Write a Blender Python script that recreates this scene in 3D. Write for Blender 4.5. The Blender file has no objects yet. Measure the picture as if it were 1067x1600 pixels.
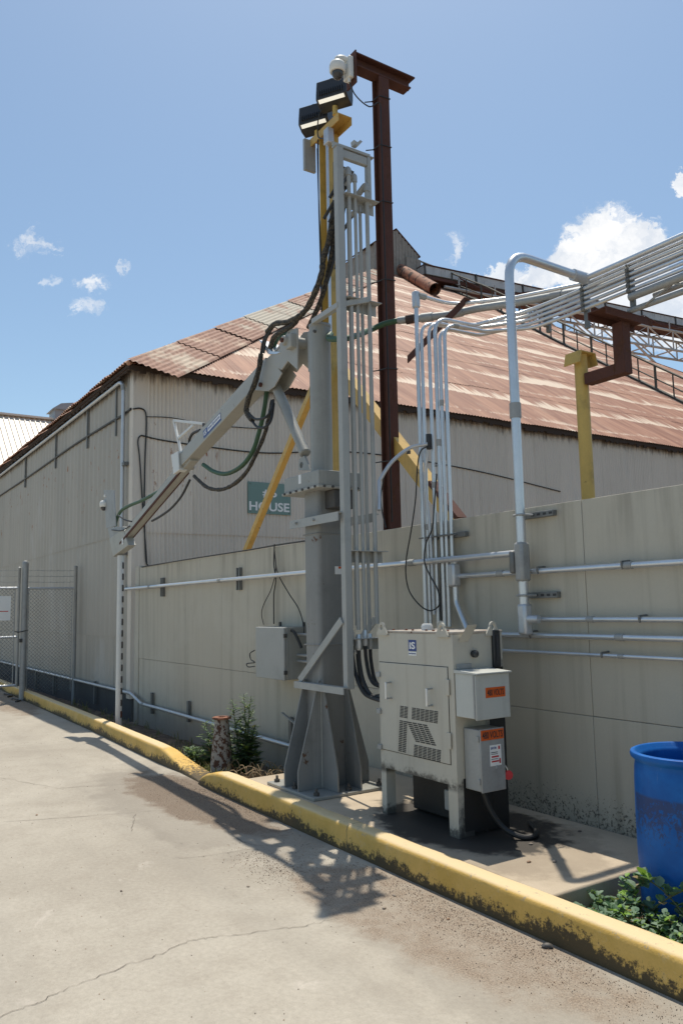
import bpy, math, random
from mathutils import Vector, Matrix
random.seed(7)
scene = bpy.context.scene
col = scene.collection

# ------------------------------------------------------------------ camera
FPX, CX, CY = 1244.0, 533.5, 800.0           # focal length and centre in photo pixels
YAW, PITCH, ROLL = -0.990977, 0.118632, 0.0193518
EYE = Vector((0.0, 0.0, 1.6))
def cam_axes():
    f = Vector((math.sin(YAW)*math.cos(PITCH), math.cos(YAW)*math.cos(PITCH), math.sin(PITCH)))
    r0 = Vector((math.cos(YAW), -math.sin(YAW), 0)); d0 = f.cross(r0)
    c, s = math.cos(ROLL), math.sin(ROLL)
    return c*r0 + s*d0, -s*r0 + c*d0, f
RGT, DWN, FWD = cam_axes()
cam_data = bpy.data.cameras.new('camera')
cam = bpy.data.objects.new('camera', cam_data); col.objects.link(cam)
R3 = Matrix((RGT, -DWN, -FWD)).transposed()
cam.matrix_world = Matrix.Translation(EYE) @ R3.to_4x4()
cam_data.sensor_fit = 'VERTICAL'; cam_data.sensor_height = 36.0
cam_data.lens = FPX/1600*36.0
cam_data.clip_start = 0.05; cam_data.clip_end = 3000
scene.camera = cam

def ray(u, v): return RGT*((u-CX)/FPX) + DWN*((v-CY)/FPX) + FWD
def at(u, v, X=None, Y=None, Z=None):
    """photo pixel -> point on the plane x=X, y=Y or z=Z"""
    d = ray(u, v)
    if X is not None: t = (X-EYE.x)/d.x
    elif Y is not None: t = (Y-EYE.y)/d.y
    else: t = (Z-EYE.z)/d.z
    return EYE + d*t

# ------------------------------------------------------------------ sun, sky
SUN = Vector((-0.257, 0.204, 1.0)).normalized()
SUN_EL = math.asin(SUN.z); SUN_ROT = math.atan2(SUN.x, SUN.y)
sd = bpy.data.lights.new('sun', 'SUN'); sd.energy = 4.4; sd.angle = math.radians(0.53); sd.color = (1.0, 0.93, 0.81)
so = bpy.data.objects.new('sun', sd); col.objects.link(so)
so.rotation_euler = SUN.to_track_quat('Z', 'Y').to_euler(); so.location = (-8, 8, 40)
scene.view_settings.view_transform = 'Standard'; scene.view_settings.look = 'None'
scene.view_settings.exposure = 0.0; scene.view_settings.gamma = 1.0
scene.view_settings.use_curve_mapping = False

class NT:
    """small wrapper for building node trees"""
    def __init__(s, tree): s.t = tree; s.n = tree.nodes; s.l = tree.links
    def new(s, typ, **kw):
        n = s.n.new(typ)
        for k, v in kw.items(): setattr(n, k, v)
        return n
    def put(s, sock, val):
        if val is None: return
        if hasattr(val, 'is_output'): s.l.new(val, sock)
        elif hasattr(sock, 'default_value'):
            dv = sock.default_value
            if hasattr(dv, '__len__') and not hasattr(val, '__len__'): val = (val,)*len(dv)
            if hasattr(dv, '__len__') and len(dv) == 4 and len(val) == 3: val = tuple(val)+(1,)
            sock.default_value = val
    def math(s, op, a, b=None, c=None, clamp=False):
        n = s.new('ShaderNodeMath', operation=op); n.use_clamp = clamp
        for i, v in enumerate((a, b, c)):
            if v is not None: s.put(n.inputs[i], v)
        return n.outputs[0]
    def vmath(s, op, a, b=None):
        n = s.new('ShaderNodeVectorMath', operation=op); s.put(n.inputs[0], a)
        if b is not None: s.put(n.inputs[1], b)
        return n.outputs['Value'] if op in ('DOT_PRODUCT', 'LENGTH', 'DISTANCE') else n.outputs[0]
    def mix(s, fac, a, b, blend='MIX'):
        n = s.new('ShaderNodeMix', data_type='RGBA', blend_type=blend)
        s.put(n.inputs[0], fac); s.put(n.inputs[6], a); s.put(n.inputs[7], b)
        return n.outputs[2]
    def noise(s, vec, scale, detail=4, rough=0.55, dist=0.0):
        n = s.new('ShaderNodeTexNoise'); s.put(n.inputs['Vector'], vec)
        n.inputs['Scale'].default_value = scale; n.inputs['Detail'].default_value = detail
        n.inputs['Roughness'].default_value = rough; n.inputs['Distortion'].default_value = dist
        return n.outputs['Fac']
    def ramp(s, fac, lo, hi, a=0.0, b=1.0):
        n = s.new('ShaderNodeMapRange', interpolation_type='SMOOTHSTEP')
        s.put(n.inputs[0], fac); s.put(n.inputs[1], lo); s.put(n.inputs[2], hi); s.put(n.inputs[3], a); s.put(n.inputs[4], b)
        return n.outputs[0]
    def pos(s, sx=1, sy=1, sz=1):
        g = s.new('ShaderNodeNewGeometry')
        if (sx, sy, sz) == (1, 1, 1): return g.outputs['Position']
        return s.vmath('MULTIPLY', g.outputs['Position'], (sx, sy, sz))
    def xyz(s, vec):
        n = s.new('ShaderNodeSeparateXYZ'); s.put(n.inputs[0], vec); return n.outputs
    def comb(s, x, y, z):
        n = s.new('ShaderNodeCombineXYZ')
        for i, v in enumerate((x, y, z)): s.put(n.inputs[i], v)
        return n.outputs[0]

world = bpy.data.worlds.new('World'); scene.world = world; world.use_nodes = True
def build_world():
    w = NT(world.node_tree); w.n.clear()
    out = w.new('ShaderNodeOutputWorld'); bg = w.new('ShaderNodeBackground')
    sky = w.new('ShaderNodeTexSky', sky_type='NISHITA'); sky.sun_disc = False
    sky.sun_elevation = SUN_EL; sky.sun_rotation = SUN_ROT
    sky.air_density = 1.0; sky.dust_density = 1.1; sky.ozone_density = 1.0; sky.altitude = 20
    # fair-weather cumulus, placed by direction on the sky
    d = w.new('ShaderNodeTexCoord').outputs['Generated']
    fz = w.math('MAXIMUM', w.vmath('DOT_PRODUCT', d, tuple(FWD)), 0.02)
    a = w.math('DIVIDE', w.vmath('DOT_PRODUCT', d, tuple(RGT)), fz)      # tangent-plane coordinates about
    b = w.math('DIVIDE', w.vmath('DOT_PRODUCT', d, tuple(DWN)), fz)      # one fixed compass direction
    p = w.comb(a, b, 0)
    warp = w.new('ShaderNodeTexNoise'); w.put(warp.inputs['Vector'], p); warp.inputs['Scale'].default_value = 22; warp.inputs['Detail'].default_value = 6; warp.inputs['Roughness'].default_value = .68
    pw = w.vmath('ADD', p, w.vmath('MULTIPLY', w.vmath('SUBTRACT', warp.outputs['Color'], (.5, .5, .5)), (.085, .065, 0)))
    nn = w.noise(pw, 30.0, 9, 0.68)
    clouds = [  # u, v, radius u, radius v, strength, wispiness
        (950, 385, 75, 72, 1.0, .5), (905, 415, 75, 50, 1.0, .5), (1005, 395, 50, 55, 1.0, .5), (850, 432, 62, 28, .95, .7), (775, 428, 36, 18, .8, 1.0), (1080, 290, 28, 26, .9, .8),
        (1040, 480, 200, 75, .85, .6), (1300, 440, 260, 140, 1.0, .5), (709, 398, 22, 24, .66, 1.6),
        (56, 378, 34, 25, .72, 1.6), (146, 442, 34, 16, .80, 1.4), (130, 480, 26, 14, .58, 1.7), (197, 414, 15, 9, .55, 1.7), (80, 440, 16, 10, .4, 1.7)]
    mask = None
    for (u, v, ru, rv, st, wi) in clouds:
        q = w.vmath('MULTIPLY', w.vmath('SUBTRACT', pw, ((u-CX)/FPX, (v-CY)/FPX, 0)), (FPX/ru, FPX/rv, 0))
        e = w.math('SUBTRACT', 1.0, w.vmath('LENGTH', q))
        e = w.math('ADD', e, w.math('MULTIPLY', w.math('SUBTRACT', nn, .5), wi*2.2))
        e = w.math('MULTIPLY', w.ramp(e, .0, .30+.5*(wi > 1)), st)
        mask = e if mask is None else w.math('MAXIMUM', mask, e)
    front = w.ramp(w.vmath('DOT_PRODUCT', d, tuple(FWD)), 0.3, 0.45)
    mask = w.math('MULTIPLY', mask, front)
    shade = w.ramp(w.noise(w.vmath('ADD', pw, (0.4, 0.03, 0.2)), 13.0, 6, 0.62), 0.33, 0.6)
    cc = w.mix(shade, (5.2, 5.6, 6.2), (7.4, 7.4, 7.4))
    c = w.mix(mask, w.vmath('MULTIPLY', sky.outputs[0], (.955, 1.035, 1.0)), cc)
    w.l.new(c, bg.inputs[0]); bg.inputs[1].default_value = 0.14
    w.l.new(bg.outputs[0], out.inputs[0])
build_world()

# ------------------------------------------------------------------ materials
MATS = {}
def mat(name):
    m = bpy.data.materials.new(name); m.use_nodes = True
    w = NT(m.node_tree); w.n.clear()
    out = w.new('ShaderNodeOutputMaterial'); bs = w.new('ShaderNodeBsdfPrincipled')
    w.l.new(bs.outputs[0], out.inputs[0]); MATS[name] = m
    return w, bs
def bump(w, bs, h, strength=0.3, dist=0.01):
    n = w.new('ShaderNodeBump'); n.inputs['Strength'].default_value = strength; n.inputs['Distance'].default_value = dist
    w.put(n.inputs['Height'], h); w.l.new(n.outputs[0], bs.inputs['Normal'])
def paint(name, c, var=0.18, rough=0.5, metal=0.0, scale=3.0, streak=0.0, streak_col=(.10, .07, .05), rust=None, rust_lo=0.62,
          rust_scale=4.0, rust_z=1.0, grime=0.0, grime_col=(.06, .05, .04), bumps=0.15, fine=60, spec=0.5):
    w, bs = mat(name)
    p = w.pos()
    n1 = w.noise(p, scale, 6, 0.6); n2 = w.noise(p, fine, 3, 0.6)
    v = w.math('ADD', w.math('MULTIPLY', w.math('SUBTRACT', n1, 0.5), 2*var), w.math('MULTIPLY', w.math('SUBTRACT', n2, 0.5), var))
    k = w.math('ADD', 1.0, v)
    cc = w.vmath('MULTIPLY', tuple(c), w.comb(k, k, k))
    r = None
    if streak:
        s = w.ramp(w.noise(w.pos(14, 14, .55), 1.0, 5, 0.65), 0.52, 0.75)
        cc = w.mix(w.math('MULTIPLY', s, streak), cc, streak_col)
    if grime:
        g = w.ramp(w.noise(p, 2.3, 7, 0.72), 0.5, 0.72)
        cc = w.mix(w.math('MULTIPLY', g, grime), cc, grime_col)
    if rust:
        f = w.ramp(w.noise(w.pos(1, 1, rust_z), rust_scale, 7, 0.68), rust_lo, rust_lo+0.05)
        rc = w.mix(w.noise(p, 40, 3), tuple(rust), tuple(x*0.35 for x in rust))
        cc = w.mix(f, cc, rc)
        r = w.ramp(f, 0, 1, rough, 0.9)
        if metal: w.put(bs.inputs['Metallic'], w.math('MULTIPLY', w.math('SUBTRACT', 1.0, f), metal))
    elif metal: bs.inputs['Metallic'].default_value = metal
    w.put(bs.inputs['Base Color'], cc)
    w.put(bs.inputs['Roughness'], r if r is not None else w.math('ADD', rough-0.08, w.math('MULTIPLY', n1, 0.16)))
    bs.inputs['Specular IOR Level'].default_value = spec
    bump(w, bs, w.math('ADD', n2, w.math('MULTIPLY', n1, 0.6)), bumps, 0.004)
    return MATS[name]

paint('crane_grey', (.30, .30, .275), .14, .45, streak=.45, streak_col=(.43, .42, .385), grime=.25, grime_col=(.13, .12, .10), rust=(.20, .10, .05), rust_lo=.655, scale=2.5)
paint('crane_grey_shaded', (.235, .235, .225), .14, .5, streak=.5, streak_col=(.40, .39, .36), grime=.3, grime_col=(.10, .09, .08), rust=(.18, .09, .05), rust_lo=.64, rust_scale=6, scale=2.5)  # crane paint again, with the pedestal's deeper shade put into the colour
paint('boom_grey', (.37, .36, .32), .12, .45, streak=.15, grime=.2, rust=(.20, .10, .05), rust_lo=.64, rust_scale=7)
paint('rack_grey', (.37, .375, .355), .12, .5, grime=.2, rust=(.20, .11, .06), rust_lo=.70, rust_scale=9)
paint('cabinet_grey', (.50, .47, .395), .08, .5, streak=.25, streak_col=(.20, .15, .10), grime=.10, rust=(.20, .10, .05), rust_lo=.715, rust_scale=9)
def cabinet_mat():
    m0 = MATS['cabinet_grey']; w = NT(m0.node_tree); bs = [n for n in w.n if n.type == 'BSDF_PRINCIPLED'][0]
    src = bs.inputs['Base Color'].links[0].from_socket; p = w.pos(); X, Y, Z = w.xyz(p)
    n = w.noise(p, 26, 6, .75); big = w.noise(p, 5, 4, .6)
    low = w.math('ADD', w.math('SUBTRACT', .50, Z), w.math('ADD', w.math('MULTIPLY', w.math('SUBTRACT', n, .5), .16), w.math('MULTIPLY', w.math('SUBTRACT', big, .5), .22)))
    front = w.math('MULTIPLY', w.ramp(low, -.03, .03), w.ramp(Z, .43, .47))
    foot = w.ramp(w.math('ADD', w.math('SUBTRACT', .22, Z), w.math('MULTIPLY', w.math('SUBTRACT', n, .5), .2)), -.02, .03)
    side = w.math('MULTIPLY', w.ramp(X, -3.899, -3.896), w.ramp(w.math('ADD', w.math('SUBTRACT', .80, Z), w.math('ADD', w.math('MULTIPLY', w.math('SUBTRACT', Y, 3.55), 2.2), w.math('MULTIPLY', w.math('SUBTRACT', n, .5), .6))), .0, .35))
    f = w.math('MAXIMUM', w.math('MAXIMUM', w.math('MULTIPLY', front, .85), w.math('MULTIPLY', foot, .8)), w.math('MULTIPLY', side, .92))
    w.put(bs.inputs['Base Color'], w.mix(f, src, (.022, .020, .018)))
cabinet_mat()
paint('cabinet_top', (.40, .36, .31), .15, .6, grime=.4, grime_col=(.20, .11, .07), rust=(.20, .09, .05), rust_lo=.56, rust_scale=9)
paint('galv', (.56, .575, .59), .16, .42, metal=.55, scale=5, grime=.22, grime_col=(.22, .21, .19), bumps=.1)
paint('galv_bright', (.66, .68, .70), .14, .34, metal=.7, scale=6, grime=.12, grime_col=(.3, .29, .27), bumps=.08)
paint('galv_dull', (.36, .365, .355), .2, .6, metal=.3, scale=6, grime=.35, grime_col=(.14, .13, .11), bumps=.15)
paint('zinc_dark', (.20, .205, .20), .2, .55, metal=.5, scale=8, grime=.4)
paint('dark_steel', (.09, .085, .08), .3, .6, metal=.3, grime=.3)
paint('rust_steel', (.085, .030, .019), .35, .8, scale=4, rust=(.125, .048, .024), rust_lo=.55, rust_scale=11, bumps=.35, streak=.3, streak_col=(.05, .025, .02))
paint('yellow_paint', (.60, .385, .105), .14, .5, streak=.35, streak_col=(.16, .13, .05), grime=.4, grime_col=(.14, .11, .05), rust=(.16, .07, .03), rust_lo=.63, rust_scale=6, rust_z=.6)
paint('yellow_mossy', (.56, .385, .105), .2, .55, streak=.6, streak_col=(.10, .09, .03), grime=.5, grime_col=(.10, .09, .03), rust=(.14, .07, .03), rust_lo=.66, rust_scale=9)
paint('black_rubber', (.022, .022, .022), .3, .5, bumps=.2)
paint('black_plastic', (.03, .03, .032), .2, .45)
paint('green_hose', (.030, .085, .038), .25, .5, grime=.4)
paint('white_paint', (.66, .66, .63), .08, .45, grime=.15, grime_col=(.3, .27, .22))
paint('camera_white', (.72, .71, .66), .06, .4, grime=.3, grime_col=(.45, .38, .22))
paint('smoked_plastic', (.05, .05, .055), .1, .12)
paint('eave_dirt', (.050, .034, .025), .4, .95, bumps=.5)
paint('box_grey', (.50, .51, .475), .08, .45, grime=.2, streak=.2, streak_col=(.12, .10, .08))
paint('sign_green', (.165, .265, .235), .07, .5, grime=.12)
paint('sign_white', (.80, .80, .78), .04, .5)
paint('label_blue', (.012, .050, .22), .06, .4)
paint('label_orange', (.62, .105, .012), .10, .5, grime=.2)
paint('label_black', (.03, .03, .03), .1, .5)
paint('label_red', (.50, .03, .03), .1, .5)
paint('tag_red', (.60, .05, .05), .1, .4)
paint('plinth', (.085, .083, .078), .3, .9, grime=.5, bumps=.5)
paint('seam_dark', (.05, .048, .042), .2, .9)
paint('crack_dark', (.16, .135, .11), .3, .95)
paint('old_boards', (.30, .28, .245), .3, .9, streak=.7, streak_col=(.05, .045, .04), grime=.4, scale=6)
paint('conveyor_zinc', (.52, .52, .50), .2, .55, metal=.15, streak=.7, streak_col=(.12, .08, .06), grime=.3)
paint('truss_zinc', (.46, .455, .43), .2, .6, metal=.1, grime=.3, rust=(.2, .1, .06), rust_lo=.62, rust_scale=3)
paint('railing_dark', (.075, .075, .062), .25, .7, grime=.3)
paint('rust_pipe', (.33, .15, .09), .35, .8, rust=(.09, .06, .05), rust_lo=.52, rust_scale=3, bumps=.4)
paint('bollard_rust', (.33, .30, .255), .25, .85, rust=(.13, .06, .035), rust_lo=.50, rust_scale=22, bumps=.6)
paint('flange_rust', (.26, .11, .065), .3, .85, rust=(.12, .05, .03), rust_lo=.55, rust_scale=14)
def grit_mat():
    w, bs = mat('stone'); g = w.new('ShaderNodeNewGeometry').outputs['Random Per Island']
    c = w.mix(w.ramp(g, .1, .9), (.07, .05, .038), (.46, .38, .30)); c = w.mix(w.ramp(g, .62, .66), c, (.30, .19, .12))
    w.put(bs.inputs['Base Color'], c); bs.inputs['Roughness'].default_value = .9
grit_mat()
paint('dead_stem', (.36, .26, .15), .3, .9)
paint('plant_stem', (.09, .11, .045), .3, .8)
paint('pale_roof', (.66, .59, .50), .10, .45, streak=.25, streak_col=(.35, .24, .15), scale=.8)
paint('vent_grey', (.30, .32, .34), .1, .5)
paint('oil_soot', (.018, .017, .016), .4, .55, bumps=.6, fine=120)
paint('barrel_tide', (.045, .025, .02), .3, .8)

def wrapped_hose():
    w, bs = mat('wrapped_hose'); p = w.pos()
    n = w.noise(p, 55, 4, .6)
    w.put(bs.inputs['Base Color'], w.mix(w.ramp(n, .42, .66), (.020, .018, .016), (.105, .085, .055)))
    bs.inputs['Roughness'].default_value = .75
    bump(w, bs, n, .8, .01)
wrapped_hose()

def lamp_mat():
    w, bs = mat('lamp_lens')
    bs.inputs['Base Color'].default_value = (.85, .85, .80, 1); bs.inputs['Roughness'].default_value = .25
    bs.inputs['Emission Color'].default_value = (1, .95, .82, 1); bs.inputs['Emission Strength'].default_value = .55
lamp_mat()

def wall_panel_mat():
    w, bs = mat('wall_panel'); p = w.pos(); X, Y, Z = w.xyz(p)
    n1 = w.noise(p, .9, 5, .6); n2 = w.noise(p, 90, 3, .6); n3 = w.noise(w.pos(9, 9, .35), 1, 5, .6)
    k = w.math('ADD', .88, w.math('ADD', w.math('MULTIPLY', n1, .16), w.math('MULTIPLY', n2, .10)))
    c = w.vmath('MULTIPLY', (.480, .442, .358), w.comb(k, k, k))
    c = w.mix(w.math('MULTIPLY', w.ramp(n3, .46, .78), .55), c, (.27, .24, .18))
    blot = w.ramp(w.noise(w.vmath('ADD', p, (5, 0, 9)), .55, 6, .7), .52, .60)
    c = w.mix(w.math('MULTIPLY', blot, .30), c, (.54, .51, .43))
    # rust weeping below the pipe clips
    wz = w.math('MULTIPLY', w.ramp(Z, 1.0, 1.80), w.ramp(Z, 1.80, 1.84, 1, 0))
    weep = w.math('MULTIPLY', w.ramp(w.noise(w.pos(5.5, 0, .25), 1, 5, .7), .60, .68), wz)
    c = w.mix(w.math('MULTIPLY', weep, .45), c, (.20, .13, .08))
    # mud and oil splashed up from the slab, with speckles
    low = w.ramp(Z, .16, .62, 1, 0)
    spl = w.ramp(w.math('ADD', w.noise(p, 62, 5, .75), w.math('MULTIPLY', low, .24)), .74, .80)
    near = w.math('MULTIPLY', w.ramp(X, -4.9, -4.2), w.ramp(X, -3.1, -2.7, 1, 0))
    c = w.mix(w.math('MULTIPLY', w.math('MULTIPLY', spl, near), .85), c, (.03, .026, .022))
    soil = w.math('MULTIPLY', w.ramp(w.math('ADD', Z, w.math('MULTIPLY', w.noise(p, 4, 5, .65), .5)), .22, .62, 1, 0), .5)
    c = w.mix(soil, c, (.14, .12, .095))
    # run-off streaks below the coping
    top = w.math('MULTIPLY', w.ramp(Z, 1.75, 2.28), w.ramp(w.noise(w.pos(7, 7, .5), 1, 4, .6), .5, .68))
    c = w.mix(w.math('MULTIPLY', top, .35), c, (.16, .13, .10))
    w.put(bs.inputs['Base Color'], c); bs.inputs['Roughness'].default_value = .62
    bump(w, bs, w.math('ADD', n2, w.math('MULTIPLY', n1, 1.5)), .22, .004)
wall_panel_mat()

def sheet_mat(name, base):
    w, bs = mat(name); p = w.pos(); X, Y, Z = w.xyz(p)
    oi = w.new('ShaderNodeObjectInfo').outputs['Random']
    n1 = w.noise(p, .8, 6, .62); n2 = w.noise(p, 60, 3, .6); n3 = w.noise(w.pos(8, 8, .4), 1, 5, .6)
    k = w.math('ADD', w.math('ADD', .82, w.math('MULTIPLY', oi, .09)), w.math('ADD', w.math('MULTIPLY', n1, .18), w.math('MULTIPLY', n2, .08)))
    c = w.vmath('MULTIPLY', base, w.comb(k, k, k))
    c = w.mix(w.math('MULTIPLY', w.ramp(n3, .5, .8), .35), c, (.33, .27, .20))
    pale = w.ramp(w.noise(w.pos(1, 1, .5), 1.1, 5, .6), .56, .72)
    c = w.mix(w.math('MULTIPLY', pale, .3), c, (.55, .55, .53))
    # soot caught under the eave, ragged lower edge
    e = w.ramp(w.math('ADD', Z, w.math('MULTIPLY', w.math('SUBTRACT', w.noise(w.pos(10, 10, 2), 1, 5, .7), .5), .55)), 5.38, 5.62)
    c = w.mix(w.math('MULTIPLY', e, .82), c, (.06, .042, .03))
    # rust bleeding from fixings low on the corner sheet
    rz = w.math('MULTIPLY', w.ramp(Y, 4.2, 4.6, 1, 1), w.math('MULTIPLY', w.ramp(Z, 3.3, 3.9), w.ramp(Z, 4.6, 4.9, 1, 0)))
    ry = w.math('MULTIPLY', w.ramp(Y, 5.6, 5.9, 1, 0), rz)
    r = w.math('MULTIPLY', w.ramp(w.noise(w.pos(1, 1, .45), 7, 6, .7), .61, .66), ry)
    c = w.mix(r, c, (.30, .12, .045))
    w.put(bs.inputs['Base Color'], c); bs.inputs['Roughness'].default_value = .6
    bump(w, bs, n2, .12, .004)
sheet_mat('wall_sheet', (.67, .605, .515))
sheet_mat('side_sheet_shaded', (.40, .367, .31))  # same sheet material, darkened so the side wall's shade is in its colour

EAVE_X, EAVE_Z, PITCH_T = -12.75, 5.75, .69
def roof_mat():
    w, bs = mat('roof_rust'); p = w.pos(); X, Y, Z = w.xyz(p)
    oi = w.new('ShaderNodeObjectInfo').outputs['Random']
    t = w.math('MULTIPLY', w.math('SUBTRACT', EAVE_X, X), 1.215)             # metres up the slope
    st = w.comb(w.math('MULTIPLY', t, .32), w.math('MULTIPLY', Y, 2.6), 0)
    n1 = w.noise(st, 1.0, 7, .62); n2 = w.noise(w.comb(w.math('MULTIPLY', t, .8), w.math('MULTIPLY', Y, 9), 3), 1, 5, .65)
    n3 = w.noise(p, .16, 4, .6)
    c = w.mix(w.ramp(n1, .3, .7), (.225, .086, .050), (.425, .210, .128))
    c = w.mix(w.math('MULTIPLY', w.ramp(n2, .45, .8), .5), c, (.20, .088, .058))
    # bare zinc left in ragged runs above the laps of each course, a different length on every corrugation
    wob = w.noise(w.comb(0, w.math('MULTIPLY', Y, .22), 7), 1, 4, .65)
    ph = w.math('FRACT', w.math('ADD', w.math('DIVIDE', t, 2.45), w.math('MULTIPLY', wob, .75)))
    ln = w.math('ADD', w.math('MULTIPLY', w.noise(w.comb(w.math('MULTIPLY', t, .25), w.math('MULTIPLY', Y, 10.5), 1), 1, 3, .75), .80), w.math('MULTIPLY', w.noise(w.comb(w.math('MULTIPLY', t, .3), w.math('MULTIPLY', Y, .7), 5), 1, 4, .6), .75))
    ln = w.math('SUBTRACT', ln, w.math('ADD', .625, w.math('MULTIPLY', w.math('SUBTRACT', .5, n3), .5)))
    zf = w.ramp(w.math('SUBTRACT', ln, ph), -.06, .10)
    ph2 = w.math('FRACT', w.math('ADD', w.math('DIVIDE', t, 1.31), w.math('ADD', .4, w.math('MULTIPLY', wob, .9))))
    zf2 = w.math('MULTIPLY', w.ramp(w.math('SUBTRACT', w.math('SUBTRACT', ln, .10), ph2), -.05, .10), .7)
    c = w.mix(w.math('MULTIPLY', w.math('MAXIMUM', zf, zf2), .88), c, (.74, .60, .46))
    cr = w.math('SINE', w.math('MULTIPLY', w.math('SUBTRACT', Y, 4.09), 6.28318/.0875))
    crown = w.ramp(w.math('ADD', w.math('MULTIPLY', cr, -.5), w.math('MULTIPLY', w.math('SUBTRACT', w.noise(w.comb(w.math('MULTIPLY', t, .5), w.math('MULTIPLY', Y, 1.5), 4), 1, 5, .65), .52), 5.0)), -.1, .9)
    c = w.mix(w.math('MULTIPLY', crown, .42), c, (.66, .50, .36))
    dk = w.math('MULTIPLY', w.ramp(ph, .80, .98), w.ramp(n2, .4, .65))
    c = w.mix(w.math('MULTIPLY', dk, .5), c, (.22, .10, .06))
    w.put(bs.inputs['Base Color'], c); bs.inputs['Roughness'].default_value = .72
    bump(w, bs, n2, .25, .01)
roof_mat()

def hip_mat():
    w, bs = mat('hip_rust'); p = w.pos(); X, Y, Z = w.xyz(p)
    oi = w.new('ShaderNodeObjectInfo').outputs['Random']
    n1 = w.noise(p, 1.1, 6, .65); n2 = w.noise(p, 9, 4, .65)
    c = w.mix(w.ramp(n2, .3, .7), (.20, .085, .055), (.36, .19, .12))
    z = w.ramp(w.math('ADD', n1, w.math('MULTIPLY', w.math('SUBTRACT', oi, .5), .30)), .46, .62)
    c = w.mix(w.math('MULTIPLY', z, .8), c, w.mix(w.ramp(oi, .4, .6), (.62, .48, .34), (.42, .40, .32)))
    w.put(bs.inputs['Base Color'], c); bs.inputs['Roughness'].default_value = .75
    bump(w, bs, n2, .25, .01)
hip_mat()

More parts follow.
